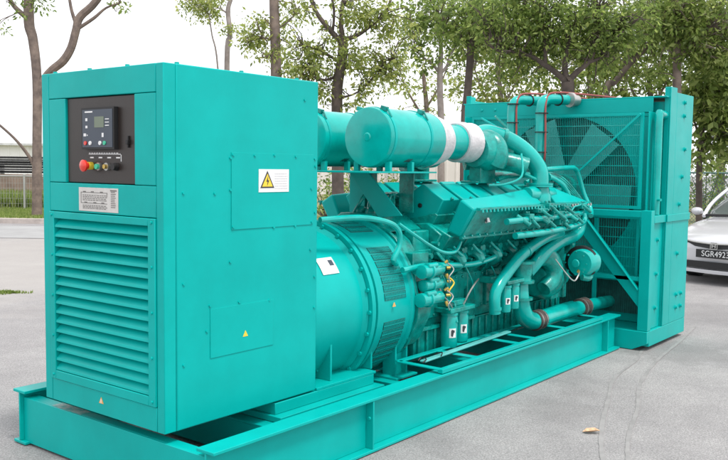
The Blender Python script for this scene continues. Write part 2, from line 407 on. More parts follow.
q = MB(); q.box(2.0, 2.9, .09, .124, .455, .48); q.build('engine_rail', M['cast'], engo, .003)
q = MB()
for i in range(8):
    x = 2.26+i*.275; q.box(x, x+.22, .105, .131, .53, .80)
    for dx in (.02, .11, .2):
        for z in (.55, .78): q.bolt((x+dx, .105, z), (0, -1, 0), .011, .01)
q.build('crankcase_door', M['cast'], engo, .006)

# ---- banks
def bank(mirror):
    f = (lambda y: mir(y)) if mirror else (lambda y: y)
    h = MB(); h.prism([(f(y), z) for y, z in [(.46, .95), (.46, 1.15), (.165, 1.175), (.05, 1.10), (.105, 1.0), (.14, .93)]], 2.36, 4.45)
    ho = h.build('cylinder_bank', M['cast'], engo, .008)
    for i in range(8):
        x = 2.40+i*.252
        q = MB(); q.prism([(f(y), z) for y, z in [(.40, 1.19), (.345, 1.37), (.235, 1.44), (.06, 1.335), (.115, 1.235), (.15, 1.17)]], x, x+.205)
        ro = q.build('rocker_cover', M['teal'], ho, .008)
        q = MB(); q.prism([(f(y), z) for y, z in [(.39, 1.17), (.34, 1.19), (.128, 1.245), (.103, 1.228), (.15, 1.15)]], x-.008, x+.214)
        if i < 3:
            q.bolt((x+.1, f(.06), 1.335), (0, -.5 if not mirror else .5, .8), .014, .015)
        q.build('rocker_gasket', M['cast'], ro, .003)
        if not mirror or i == 0:
            q = MB(); q.lathe((x-.002, f(.25), 1.29), (-1, 0, 0), [(0, .016), (.006, .016), (.008, .01)], 12); q.build('cover_plug', M['black'], ro)
    # lower head block that pokes out
    for i in range(8):
        x = 2.38+i*.252
        q = MB(); q.prism([(f(y), z) for y, z in [(.20, 1.15), (.155, 1.172), (-.015, 1.09), (.06, .985), (.13, .96), (.2, 1.0)]], x, x+.235)
        q.build('cylinder_head', M['cast'], ho, .007)
    # port castings, flanges, studs and small lines underneath
    rnd = random.Random(4)
    for i in range(8):
        x = 2.42+i*.252
        q = MB(); q.obox((x+.08, f(.085), .955), (.075, 0, 0), (0, -.035 if not mirror else .035, .03), (0, .03 if not mirror else -.03, .04))
        for dx in (.015, .145):
            for z in (.92, 1.0): q.cyl((x+dx, f(.08), z), (x+dx, f(.0), z-.01), .013, 6)
        q.tube([(x+.08, f(.10), .97), (x+.09, f(.0), .95), (x+.10, f(-.01), .90), (x+.10, f(.10), .84)], [.036, .038, .036, .034], 10, 3)
        q.cyl((x+.19, f(.12), 1.0), (x+.19, f(.02), .98), .022, 8); q.cyl((x+.19, f(.02), .98), (x+.19, f(.01), .978), .03, 6)
        q.build('port_casting', M['cast'], ho)
        q = MB(); q.tube([(x+.02, f(.0), 1.02), (x+.06, f(-.035), .96+rnd.random()*.02), (x+.16, f(-.02), .93), (x+.2, f(.03), .97)], .009, 7, 3); q.build('injector_line', M['pipe'], ho)
    return ho
bk = bank(False); bank(True)
# after-cooler housings along the outside of the near bank
def after(f, name):
    q = MB()
    rings = []
    for x, ty, tz, oy, oz in [(2.40, -.062, 1.345, -.185, 1.280), (2.9, -.062, 1.372, -.195, 1.288), (3.30, -.06, 1.405, -.195, 1.290), (3.40, -.07, 1.38, -.18, 1.29)]:
        sx = .0
        rings.append([V((x, f(ty+.002), tz-.02)), V((x, f(ty-.012), tz)), V((x, f(oy), oz)), V((x, f(-.067), 1.09)), V((x, f(.037), 1.125))])
    q.loft(rings)
    o = q.build(name, M['teal'], engo, .014)
    q = MB(); q.loft([[V((x, f(-.19), 1.292)), V((x, f(-.222), 1.290)), V((x, f(-.222), 1.276)), V((x, f(-.19), 1.274))] for x in (2.41, 4.2)])
    q.loft([[V((x, f(-.06), 1.10)), V((x, f(-.09), 1.09)), V((x, f(-.09), 1.076)), V((x, f(-.06), 1.074))] for x in (2.41, 4.15)])
    q.build('bolting_flange', M['cast'], o, .002)
    for k in range(36):
        x = 2.44+k*.05
        b = MB(); b.bolt((x, f(-.218), 1.276), (0, -.3 if f(0) == 0 else .3, -1), .009, .018)
        if k % 2: b.bolt((x-.06, f(-.08), 1.092), (0, -1 if f(0) == 0 else 1, .2), .009, .014)
        b.build('flange_bolt', M['steel' if 18 < k < 36 and k % 1 == 0 and k > 27 else 'pipe'], o)
    # side casting below flange
    q = MB(); q.loft([[V((x, f(-.165), 1.275)), V((x, f(-.19), 1.27)), V((x0, f(-.075), 1.085)), V((x0, f(.05), 1.09))] for x, x0 in ((2.42, 2.42), (4.18, 4.12))])
    q.build('cooler_side_casting', M['cast'], o, .003)
    # second half
    q = MB(); q.loft([[V((x, f(.05), 1.28)), V((x, f(ty+.03), tz)), V((x, f(ty-.04), tz-.01)), V((x, f(-.19), 1.295)), V((x, f(-.18), 1.28))] for x, ty, tz in ((3.60, -.05, 1.43), (3.75, -.05, 1.42), (4.18, -.10, 1.31), (4.2, -.11, 1.30))])
    q.build('cooler_tail_cover', M['teal'], o, .01)
    # neck
    q = MB(); q.lathe((3.5, f(-.10), 1.25), (0, 0, 1), [(0, .085), (.03, .088), (.10, .088), (.13, .075), (.165, .07), (.167, .102), (.178, .102), (.18, .098), (.182, .102), (.194, .102), (.196, .07)], 24)
    q.lathe((3.30, f(-.09), 1.36), (1, 0, 0), [(0, .055), (.1, .062), (.3, .062), (.42, .05)], 18)
    q.build('cooler_neck', M['pipe'], o)
    return o
ac = after(lambda y: y, 'aftercooler_housing'); after(mir, 'aftercooler_housing')
q = MB(); q.sph((2.62, -.150, 1.20), .02, 8, (1, .4, 1)); q.cur = 1; q.obox((2.625, -.1485, 1.20), (.013, 0, 0), (0, -.012, .004), (0, .006, .017)); q.build('maker_badge', [M['ink'], M['white']], ac)

# ---- air filters
def filt(y):
    z = 1.737; r = .1885
    q = MB(); q.lathe((1.76, y, z), (1, 0, 0), [(0, .012), (.004, .175), (.008, r-.004), (.02, r), (.55, r), (.62, r-.002)], 48)
    q.lathe((1.766, y, z), (-1, 0, 0), [(0, .03), (.004, .03), (.012, .022), (.013, .004)], 20)
    o = q.build('air_filter', M['pipe'], gen)
    for x in (1.80, 2.20):
        q = MB(); q.lathe((x, y, z), (1, 0, 0), [(0, r+.004), (.022, r+.004)], 48); bo_ = q.build('strap', M['teal'], o)
        q = MB()
        for a in (62, 118):
            c = V((x+.011, y-math.cos(R(a))*(r+.014), z+math.sin(R(a))*(r+.014))); q.obox(c, (.016, 0, 0), (0, .02, .006), (0, -.004, .012))
        q.cyl((x+.011, y-.15, z+.125), (x+.011, y-.12, z+.175), .006, 8)
        q.build('strap_buckle', M['cast'], bo_)
    q = MB(); q.lathe((2.38, y, z), (1, 0, 0), [(0, .188), (.004, .190), (.17, .158), (.18, .14)], 40); q.build('heat_wrap', M['wrap'], o)
    q = MB(); q.lathe((2.555, y, z), (1, 0, 0), [(0, .13), (.01, .125), (.06, .13), (.07, .12), (.22, .118), (.24, .13), (.28, .13)], 32); q.build('filter_outlet', M['pipe'], o)
    q = MB(); q.lathe((2.79, y, z), (1, -.06, .0), [(0, .136), (.01, .146), (.04, .140), (.08, .148), (.12, .141), (.17, .146), (.18, .135)], 32); q.build('heat_wrap', M['wrap'], o)
    q = MB()
    for k in range(3): q.bar((2.0+k*.02, y-.115, z-.152), (2.03+k*.02, y-.135, z-.132), .006, .002, (0, -1, -1))
    q.build('stencil_mark', M['ink'], o)
    return o
filt(.225); filt(mir(.225))
q = MB(); q.box(1.50, 2.13, .0, .98, 1.514, 1.524); q.box(2.13, 2.40, .12, .86, 1.514, 1.524)
for x in (1.82, 2.06):
    for y in (.10, .35, .63, .88): q.box(x-.012, x+.012, y-.02, y+.02, 1.5245, 1.585)
fpo = q.build('filter_platform', M['teal'], gen, .002)
for sg in (0, 1):
    q = MB(); q.loft([[V((x, y, z)) for y, z in (((.56, 1.513), (.40, 1.513), (.12, 1.24), (.31, 1.22)) if not sg else ((.80, 1.513), (.66, 1.513), (.66, 1.2), (.80, 1.2)))] for x in ((2.0, 2.012) if not sg else (2.30, 2.312))])
    q.build('platform_leg', M['teal'], fpo, .002)
q = MB(); q.box(2.34, 2.352, .27, .39, 1.24, 1.511); q.box(2.34, 2.352, .59, .71, 1.24, 1.511); q.build('platform_leg', M['cast'], fpo, .002)
q = MB(); q.box(2.17, 2.355, .14, .84, .9, 1.13); q.prism([(.2, 1.13), (.36, 1.24), (.62, 1.24), (.78, 1.13)], 1.98, 2.355)
q.build('rear_bridge_casting', M['cast'], engo, .01)
q = MB()   # oil lines, linkages and small castings lying in the V
random.seed(5)
for k in range(26):
    x = random.uniform(2.1, 4.3); y = random.uniform(.40, .60); q.sph((x, y, random.uniform(1.18, 1.38)), random.uniform(.03, .06), 8, (1.3, 1, 1))
for k in range(9):
    x = random.uniform(2.05, 2.35); y = random.uniform(.36, .62); q.tube([(x, y, 1.2), (x+.05, y+random.uniform(-.1, .1), 1.36), (x+.3, y+random.uniform(-.12, .12), 1.33)], .012, 8, 4)
q.box(2.3, 4.3, .42, .56, 1.0, 1.22)
q.build('valley_casting', M['cast'], engo)

# ---- turbochargers
def turbo(sg):
    f = mir if sg else (lambda y: y)
    q = MB(); pts = []; rr = []
    for k in range(15):
        a = R(-90+k*22); pts.append((3.12, f(.17+math.cos(a)*.115), 1.66+math.sin(a)*.115)); rr.append(.05+.0022*k)
    q.tube(pts, rr, 14, 2)
    q.lathe((2.97, f(.17), 1.68), (1, 0, 0), [(0, .12), (.05, .13), (.1, .15), (.2, .15), (.24, .11), (.34, .09), (.36, .13), (.40, .13), (.41, .08)], 28)
    o = q.build('turbocharger', M['cast'], engo)
    q = MB(); q.box(3.02, 3.24, f(.19)-.05, f(.19)+.05, 1.44, 1.58); q.box(2.98, 3.28, f(.22)-.07, f(.22)+.07, 1.44, 1.458)
    q.build('turbo_pedestal', M['cast'], o, .006)
    q = MB()
    q.tube([(3.07, f(.23), 1.79), (3.2, f(.20), 1.825), (3.32, f(.09), 1.775), (3.43, f(-.015), 1.675), (3.50, f(-.085), 1.55), (3.5, f(-.10), 1.43)], [.058, .060, .062, .066, .068, .068], 22, 6)
    o2 = q.build('charge_air_pipe', M['pipe'], o)
    q = MB(); c = V((3.285, f(.12), 1.795)); d = (V((3.32, f(.09), 1.775))-V((3.2, f(.20), 1.825))).normalized(); q.lathe(c, d, [(0, .06), (.002, .068), (.03, .068), (.032, .06)], 22)
    q.bar(c+V((0, -.04, .07)), c+V((-.07, .02, .15)), .02, .012); q.build('pipe_clamp', M['cast'], o2)
    # exhaust stub, its solid end capped by a dark disc as the mouth
    q = MB(); q.tube([(3.05, f(.30), 1.62), (3.18, f(.16), 1.62), (3.28, f(.02), 1.595), (3.345, f(-.06), 1.565)], [.085, .075, .070, .074], 22, 4); q.cur = 1; d_ = V((.065, f(-.08)-f(0), -.03)).normalized(); q.cyl(V((3.345, f(-.06), 1.565))-d_*.01, V((3.345, f(-.06), 1.565))+d_*.004, .058, 22)
    q.build('exhaust_stub', [M['cast'], mat('dark_bore_disc', (.10, .05, .035), .8, var=.4)], o)
turbo(0); turbo(1)

# ---- pipework on the near side
def pipe(name, pts, r, m='pipe', n=12, sm=5, par=None): q = MB(); q.tube(pts, r, n, sm); return q.build(name, M[m], par or engo)
pipe('coolant_pipe', [(1.20, .12, 1.245), (1.5, .07, 1.25), (1.72, .03, 1.215), (1.80, .0, 1.16), (1.81, .0, 1.07), (1.75, .0, .985), (1.82, .03, .95)], .018, n=10)
pipe('coolant_pipe', [(1.82, -.02, .915), (2.1, -.02, .92), (2.6, -.02, .885), (2.9, -.02, .90), (3.1, -.0, .93)], .019, n=10)
pipe('breather_hose', [(1.83, .02, 1.2), (1.96, -.02, 1.12), (2.12, -.02, 1.05), (2.27, -.03, .995), (2.42, -.03, .99), (2.5, -.02, 1.05)], .012, n=8)
pipe('wiring_loom', [(2.30, .02, .80), (2.33, .01, .88), (2.30, .02, .74), (2.38, 0, .66), (2.5, .02, .62), (2.46, -.03, .5)], .006, n=6)
pipe('fuel_line', [(2.62, .02, .60), (2.66, .0, .68), (2.74, .0, .74), (2.82, .02, .76)], .006, 'steel', 6)
pipe('fuel_line', [(2.25, .0, .80), (2.3, .0, .72), (2.40, .0, .64), (2.44, .0, .60)], .006, 'steel', 6)
pipe('crossover_pipe', [(2.77, -.22, 1.185), (3.2, -.23, 1.19), (3.7, -.23, 1.195), (4.0, -.22, 1.205), (4.07, -.2, 1.24)], .023)
pipe('crossover_pipe', [(2.9, -.22, 1.08), (3.3, -.24, 1.085), (3.8, -.24, 1.105), (4.06, -.22, 1.13), (4.10, -.2, 1.19)], .024)
pipe('coolant_hose', [(2.854, -.10, .52), (2.858, -.1, .673), (3.03, -.1, .801), (3.29, -.1, .929), (3.617, -.1, 1.016), (3.92, -.08, 1.035), (4.0, -.02, 1.035)], .042, n=18)
pipe('coolant_hose', [(3.42, -.06, .76), (3.52, -.09, .84), (3.64, -.10, .905), (3.89, -.10, .968), (4.15, -.10, 1.0), (4.26, -.10, 1.06), (4.29, -.10, 1.19)], .050, n=18)
q = MB(); q.lathe((4.285, -.10, 1.13), (0, 0, 1), [(0, .060), (.025, .060)], 18); q.lathe((2.855, -.10, .545), (0, 0, 1), [(0, .047), (.02, .047)], 16); q.lathe((3.30, -.1, .932), (1, 0, .33), [(0, .047), (.02, .047)], 16); q.build('hose_clamp', M['pipe'], engo)
wp = MB(); wp.lathe((3.68, .02, .66), (1, 0, 0), [(0, .05), (.02, .12), (.12, .16), (.24, .15), (.26, .08), (.5, .08)], 28)
wp.tube([(3.58, -.02, .86), (3.68, -.09, .86), (3.77, -.10, .78), (3.76, -.10, .68), (3.66, -.08, .61)], [.07, .078, .08, .075, .06], 18, 5)
wp.build('water_pump', M['cast'], engo)
pipe('water_inlet', [(3.30, -.08, .80), (3.262, -.09, .69), (3.25, -.10, .57), (3.285, -.10, .465), (3.385, -.10, .40), (3.50, -.10, .378)], [.058, .054, .06, .070, .070, .066], n=22)
q = MB(); q.lathe((3.27, -.09, .70), (0, 0, 1), [(0, .07), (.0, .095), (.02, .095), (.022, .072), (.05, .068), (.08, .08), (.14, .078), (.145, .098), (.165, .098)], 20); q.lathe((3.25, -.10, .575), (0, 0, 1), [(0, .086), (.018, .086)], 20); q.build('inlet_flange', M['cast'], engo)
pipe('lower_radiator_pipe', [(3.56, -.10, .38), (3.8, -.10, .385), (4.08, -.10, .39), (4.15, -.1, .39)], .068, n=22)
pipe('lower_radiator_pipe', [(4.12, -.10, .385), (4.3, -.10, .38), (4.6, -.08, .37), (5.1, -.05, .34)], [.064, .06, .055, .055], n=18)
q = MB(); q.lathe((3.46, -.10, .383), (1, 0, 0), [(0, .062), (.005, .076), (.115, .076), (.12, .062)], 22); q.lathe((4.30, -.10, .38), (1, 0, 0), [(0, .06), (.005, .076), (.13, .076), (.135, .06)], 22)
q.build('rubber_coupling', mat('perished_rubber', (.03, .025, .025), .5, var=.3, col2=(.11, .07, .06), vscale=25), engo)
q = MB()
for x, r_ in ((3.48, .079), (3.55, .079), (4.32, .079), (4.41, .079)): q.lathe((x, -.10, .383 if x < 4 else .38), (1, 0, 0), [(0, r_), (.009, r_)], 22)
q.build('hose_clamp', M['steel'], engo)
q = MB(); q.box(3.85, 4.08, -.06, .10, .50, .56); q.box(4.02, 4.08, -.08, .12, .50, .80); q.box(3.9, 4.2, .0, .12, .56, .9); q.build('pump_bracket', M['cast'], engo, .005)
# belt-driven charging alternator
q = MB(); q.lathe((3.96, -.24, .80), (1, 0, 0), [(0, .03), (.004, .1), (.03, .112), (.16, .115), (.18, .09), (.24, .085)], 30); q.lathe((3.93, -.22, .80), (-1, 0, 0), [(0, .035), (.01, .03), (.012, .01)], 14)
o = q.build('charging_alternator', M['pipe'], engo)
q = MB(); q.lathe((4.03, -.215, .80), (1, 0, 0), [(0, .118), (.01, .135), (.05, .135), (.06, .118)], 30); q.build('pulley', M['black'], o)
q = MB()
for k in range(8): a = 2*math.pi*k/8; q.bolt((3.934, -.22+math.cos(a)*.09, .80+math.sin(a)*.09), (-1, 0, 0), .008, .008)
q.build('case_bolt', M['cast'], o)
q = MB(); q.cyl((3.92, -.25, .745), (3.90, -.26, .74), .012, 8); q.build('terminal', M['brass'], o)
q = MB(); q.tube([(3.95, -.27, .69), (4.02, -.3, .68), (4.1, -.28, .71)], .024, 10, 4); q.build('adjuster', M['cast'], o)
pipe('wiring_loom', [(3.6, -.2, .86), (3.7, -.25, .74), (3.78, -.28, .68), (3.86, -.28, .72), (3.92, -.26, .74)], .006, 'steel', 6)
# spin-on filters
def spin(x, y, zt, zb, r, lab=True):
    q = MB(); q.lathe((x, y, zb), (0, 0, 1), [(0, r*.7), (.006, r*.95), (.02, r), (zt-zb-.02, r), (zt-zb, r*.9), (zt-zb+.002, r*1.06), (zt-zb+.02, r*1.06)], 22)
    o = q.build('spin_on_filter', M['pipe'], engo)
    if lab:
        zc = zb+(zt-zb)*.48; rings = []
        a0 = 215
        for j in range(6):
            a = R(a0+j*10); rings.append([V((x+math.cos(a)*rr, y+math.sin(a)*rr, z)) for rr, z in ((r+.0004, zc-r*.55), (r+.0016, zc-r*.55), (r+.0016, zc+r*.55), (r+.0004, zc+r*.55))])
        q = MB(); q.loft(rings); q.build('filter_label', M['white'], o)
        rings = []
        for j, (hh, cc) in enumerate(((.28, 0), (.42, 0), (.40, 0), (.14, .20), (.13, .20))):
            a = R(a0+12+j*6.5); rings.append([V((x+math.cos(a)*rr, y+math.sin(a)*rr, z)) for rr, z in ((r+.0017, zc-r*(hh-cc*0)+cc*r), (r+.0026, zc-r*hh+cc*r), (r+.0026, zc+r*hh+cc*r), (r+.0017, zc+r*hh+cc*r))])
        q = MB(); q.loft(rings); q.build('filter_emblem', M['ink'], o)
spin(2.46, .035, .545, .32, .058); spin(2.625, .045, .54, .335, .055)
spin(3.0, -.10, .69, .51, .042); spin(3.125, -.10, .695, .52, .042)
q = MB(); q.box(2.38, 2.70, -.03, .125, .567, .60); q.box(2.42, 2.66, .02, .125, .60, .64); q.box(2.95, 3.20, -.15, .0, .717, .745); q.box(2.98, 3.18, .0, .125, .71, .76)
q.build('filter_head', M['cast'], engo, .006)
# starters
for z, y, x1, x0, rr in ((.895, -.07, 2.20, 1.95, .044), (.80, -.05, 2.24, 2.0, .040), (.715, -.07, 2.20, 1.94, .045)):
    q = MB(); q.lathe((x0, y, z), (1, 0, 0), [(0, .03), (.005, rr), (.08, rr), (.082, rr+.008), (.10, rr+.008), (.105, rr*.9), (x1-x0-.03, rr*.9), (x1-x0-.01, rr*.6), (x1-x0, rr*.55)], 22)
    q.lathe((x0+.04, y-.02, z+rr*.8), (1, 0, 0), [(0, .012), (.004, .020), (.10, .020), (.105, .012)], 14); q.box(x0+.02, x0+.06, y-.02, y+.12, z-.02, z+.02)
    o = q.build('starter_motor', M['pipe'], engo)
    q = MB(); q.cyl((x1, y-.03, z+.01), (x1+.02, y-.045, z+.01), .010, 8); q.cyl((x1-.005, y-.02, z+.04), (x1+.01, y-.03, z+.055), .009, 8); q.cyl((x1, y-.03, z-.03), (x1+.006, y-.04, z-.06), .011, 8); q.build('terminal', M['brass'], o)
    pipe('battery_cable', [(x1+.01, y-.03, z+.04), (x1+.04, y-.06, z), (x1+.0, y-.05, z-.05), (x1+.03, y-.04, z-.09)], .005, 'yellow' if z == .80 else 'steel', 6, 4, o)
q = MB(); q.box(2.02, 2.2, .04, .14, .62, 1.0); q.build('starter_bracket', M['cast'], engo, .005)
pipe('instrument_loop', [(3.68, -.05, 1.55), (4.1, -.05, 1.565), (4.24, -.05, 1.56), (4.32, -.05, 1.50), (4.37, -.08, 1.35), (4.36, -.15, 1.22), (4.25, -.2, 1.17)], .02)
for k in range(4): pipe('injector_line', [(3.62, -.02, 1.44+.03*k), (3.85, .0-.02*k, 1.52-.01*k), (4.05, -.05, 1.47-.02*k), (4.18, -.15, 1.30-.01*k), (4.2, -.2, 1.22)], .009, 'cast', 7)
q = MB(); q.box(3.7, 4.2, .05, .30, 1.30, 1.42); q.sph((3.85, 0, 1.45), .05, 10); q.sph((4.0, .02, 1.44), .045, 10); q.cyl((3.72, .02, 1.47), (4.15, .02, 1.46), .03, 14); q.build('thermostat_housing', M['cast'], engo, .006)
pipe('drain_line', [(3.15, -.12, 1.66), (3.05, -.18, 1.5), (2.95, -.1, 1.44), (2.9, .0, 1.43)], .008, n=8)
pipe('drain_line', [(3.2, .15, 1.62), (3.3, .02, 1.55), (3.45, -.1, 1.47)], .013, n=8)
for k in range(3):
    pipe('coolant_pipe', [(3.2, .1+.12*k, 1.47), (3.4, .08+.12*k, 1.5), (3.9, .08+.12*k, 1.50)], .018+.006*k, 'cast')
for x in (2.95, 3.25, 3.55, 3.75):
    q = MB(); q.cyl((x, -.2, 1.22), (x+.05, -.27, 1.16), .016, 10); q.cyl((x+.05, -.27, 1.16), (x+.055, -.277, 1.153), .02, 10); q.build('pipe_stub', M['cast'], engo)
rnd = random.Random(8)
for k, (x, z, w_, h_) in enumerate([(3.18, 1.235, .16, .03), (3.36, 1.25, .10, .05), (3.44, 1.205, .2, .03), (3.62, 1.24, .12, .035), (3.30, 1.15, .12, .05), (3.55, 1.13, .14, .04), (3.8, 1.16, .1, .05), (3.95, 1.24, .1, .04), (3.05, 1.16, .07, .07)]):
    q = MB(); q.box(x, x+w_, -.255, -.17+.02*(z < 1.18), z, z+h_)
    for dx in (.02, w_-.02): q.cyl((x+dx, -.215, z+h_), (x+dx, -.215, z+h_+.016), .011, 6); q.cyl((x+dx, -.255, z+h_/2), (x+dx, -.27, z+h_/2), .009, 6)
    q.cyl((x+w_*.4, -.25, z+h_/2), (x+w_*.4+.06, -.285, z-.03), .013, 8)
    q.build('manifold_bracket', M['cast'], engo, .003)
pipe('tie_bar', [(3.68, -.24, 1.17), (3.83, -.24, 1.26), (4.1, -.24, 1.285)], .007, n=6, sm=1)
# clutter: brackets, sensors, small lines
rnd = random.Random(21)
for k in range(16):
    x = 2.25+k*.12; z = .84+rnd.random()*.05
    q = MB(); q.box(x, x+.05+rnd.random()*.03, .085, .131, z, z+.045+rnd.random()*.03); q.cyl((x+.03, .085, z+.03), (x+.03, .045+rnd.random()*.02, z+.03), .014, 8); q.cyl((x+.03, .06, z+.03), (x+.03, .05, z+.03), .02, 6)
    q.build('sensor_boss', M['cast'], engo, .003)
for k in range(5):
    x = 2.35+k*.33; pipe('fuel_line', [(x, .06, .88), (x+.05, .03, .80-rnd.random()*.05), (x+.13, .05, .68), (x+.12+rnd.random()*.1, .08, .60)], .006, 'pipe', 7)
q = MB(); q.lathe((2.78, .13, .80), (0, -1, 0), [(0, .12), (.012, .12), (.016, .10), (.02, .10)], 30)
for k in range(10): a = 2*math.pi*k/10; q.bolt((2.78+math.cos(a)*.108, .118, .80+math.sin(a)*.108), (0, -1, 0), .009, .008)
q.build('inspection_cover', M['cast'], engo)
for k, (x, y, z) in enumerate([(4.05, -.02, 1.36), (3.95, .1, 1.44), (3.75, -.05, 1.46)]):
    q = MB(); q.tube([(x-.2, y+.05, z), (x, y, z+.03), (x+.15, y-.05, z-.03), (x+.22, y-.08, z-.12)], .024-.003*k, 12, 4); q.lathe((x-.02, y, z+.028), (1, 0, .1), [(0, .033), (.02, .033)], 12); q.build('coolant_pipe', M['pipe'], engo)
# small bits over the block side
random.seed(11); q = MB()
for k in range(60):
    x = random.uniform(2.25, 4.3); z = random.uniform(.82, 1.05); s_ = random.uniform(.01, .028)
    q.cyl((x, .13-(z-.9)*.2, z), (x, .13-(z-.9)*.2-random.uniform(.02, .07), z), s_, 10)
for k in range(10):
    x = random.uniform(2.3, 3.9); q.tube([(x, .08, .98), (x+.05, .03, .9), (x+.15, .03, .86), (x+.2, .10, .8)], .008, 7, 3)
q.build('block_fitting', M['cast'], engo)

# ---- side trays lying on the near beam
def tray(f):
    q = MB(); z = .330
    q.bar((1.85, f(-.30), z), (1.85, f(.02), z), .045, .008); q.bar((1.83, f(-.305), z-.008), (4.28, f(-.305), z-.008), .035, .026)
    q.bar((1.85, f(.02), z), (4.28, f(.02), z), .05, .008)
    for x in (2.28, 2.86, 3.10, 3.62, 4.26): q.bar((x, f(-.285), z-.001), (x, f(.0), z-.001), .06, .006)
    o = q.build('side_tray', M['teal'], gen, .002)
    q = MB(); q.bar((1.90, f(-.13), z+.014), (3.13, f(-.065), z+.014), .042, .012); q.build('battery_lead_cover', mat('pale_turquoise_cover', (.12, .52, .50), .3, var=.1), o, .003)
    q = MB(); q.tube([(1.88, f(-.145), z+.012), (1.91, f(-.15), z+.03), (1.93, f(-.10), z+.03), (1.90, f(-.095), z+.012)], .004, 6, 3); q.tube([(2.08, f(-.15), z+.02), (2.105, f(-.14), z+.04), (2.10, f(-.09), z+.02)], .004, 6, 3); q.build('cable_tie', M['black'], o)
    q = MB(); q.box(4.02, 4.08, f(-.04)-.015, f(-.04)+.015, z+.004, z+.018); q.build('tray_clip', M['steel'], o)
tray(lambda y: y)

# ---- radiator
RY0, RY1 = -.549, mir(-.549)
q = MB(); q.box(4.75, 5.7, RY0, RY1, .035, .17)
for f in (lambda y: y, mir):
    q.loft([[V((x, f(y), z)) for y, z in ((RY0, .17), (RY0, .066), (-.42, .004), (-.25, .006), (-.25, .17))] for x in (4.70, 4.749)])
rado = q.build('radiator_base', M['teal'], gen, .004)
rad = MB()
rad.box(5.10, 5.62, RY0+.04, RY1-.04, .172, 2.16)
rado = rad.build('radiator', M['teal'], gen, .004)
q = MB()
for f in (lambda y: y, mir):
    y0, y1 = sorted((f(RY0), f(RY0+.012)))
    q.box(5.075, 5.24, y0, y1, .172, 2.285); q.box(5.241, 5.70, y0, y1, .172, 2.245)
    y0, y1 = sorted((f(RY0+.013), f(RY0+.055))); q.box(5.075, 5.087, y0, y1, .172, 2.285); q.box(5.688, 5.70, y0, y1, .172, 2.245)
q.build('side_channel', M['teal'], rado, .003)
q = MB(); q.box(5.0, 5.012, -.42, 1.50, 2.065, 2.19); q.box(5.0, 5.62, -.536, 1.516, 2.19, 2.202); q.box(5.013, 5.099, -.42, 1.50, 2.03, 2.06)
for y in (1.0, 1.15, 1.3): q.bolt((5.0, y, 2.13), (-1, 0, 0), .014, .01)
q.build('header_tank', M['teal'], rado, .003)
# radiator core fins
q = MB(); q.box(5.085, 5.099, -.40, 1.40, .25, 2.05)
for k in range(90): q.box(5.078, 5.0845, -.40+k*.02, -.394+k*.02, .25, 2.05)
q.build('core_fins', M['dark'], rado)
# fan shroud plate with a round opening
FY, FZ, FR = .405, 1.355, .695
q = MB(); n = 64; rings = []
xs = (5.02, 5.03)
def sq(a):
    c, s = math.cos(a), math.sin(a); y0, y1, z0, z1 = -.42, 1.40, .55, 2.064
    t = min((y1-FY)/c if c > 1e-6 else ((y0-FY)/c if c < -1e-6 else 1e9), (z1-FZ)/s if s > 1e-6 else ((z0-FZ)/s if s < -1e-6 else 1e9))
    return (FY+c*t, FZ+s*t)
ang = sorted([2*math.pi*k/n for k in range(n)]+[math.atan2(z-FZ, y-FY) % (2*math.pi) for y in (-.42, 1.40) for z in (.55, 2.064)])
n = len(ang)
ri = lambda x: [V((x, FY+math.cos(a)*FR, FZ+math.sin(a)*FR)) for a in ang]
ro_ = lambda x: [V((x, *sq(a))) for a in ang]
q.loft([ri(5.02), ro_(5.02), ro_(5.03), ri(5.03), ri(5.02)], cap=False)
q.build('fan_shroud', M['teal'], rado)
# fan
q = MB()
for k in range(6):
    a = R(60*k+8); rings = []
    for t in range(6):
        rr = .14+(.66-.14)*t/5; w = .11+.06*t/5; tw = R(38-14*t/5); e = V((0, math.cos(a), math.sin(a))); tn = V((0, -math.sin(a), math.cos(a)))
        c = V((4.985, FY, FZ))+e*rr; d = tn*math.cos(tw)+V((1, 0, 0))*math.sin(tw)*.35; nn = e.cross(d).normalized()*.004
        rings.append([c-d*w+nn, c+d*w+nn, c+d*w-nn, c-d*w-nn])
    q.loft(rings)
fo = q.build('fan', mat('fan_paint', (.05, .37, .35), .5, var=.1), rado)
q = MB(); q.lathe((4.90, FY, FZ), (1, 0, 0), [(0, .1), (.01, .15), (.11, .16), (.12, .1)], 28); q.lathe((4.52, FY, FZ), (1, 0, 0), [(0, .06), (.38, .06)], 18); q.build('fan_hub', M['cast'], fo)
# wire guards
def guard(x, y0, y1, z0, z1, sy, sz, nm='wire_guard', wire=.0016):
    q = MB()
    k = int((y1-y0)/sy)
    for i in range(1, k): y = y0+(y1-y0)*i/k; q.box(x-wire, x+wire, y-wire, y+wire, z0, z1)
    k = int((z1-z0)/sz)
    for i in range(1, k): z = z0+(z1-z0)*i/k; q.box(x-.0075, x-.0020, y0, y1, z-.0028, z+.0028)
    q.cur = 1
    q.box(x-.015, x+.008, y0-.02, y0+.006, z0-.02, z1+.02); q.box(x-.015, x+.008, y1-.006, y1+.02, z0-.02, z1+.02)
    q.box(x-.015, x+.008, y0+.0062, y1-.0062, z0-.02, z0+.006); q.box(x-.015, x+.008, y0+.0062, y1-.0062, z1-.006, z1+.02)
    return q.build(nm, [M['pipe'], M['teal']], rado)
guard(4.86, -.375, 1.30, 1.235, 2.035, .0175, .082)
guard(4.86, -.375, 1.30, .62, 1.13, .022, .075)
q = MB(); q.box(4.84, 4.856, .52, .565, 1.24, 2.03); q.box(4.845, 4.856, -.02, .02, .3, 1.13); q.build('guard_stay', M['teal'], rado, .002)
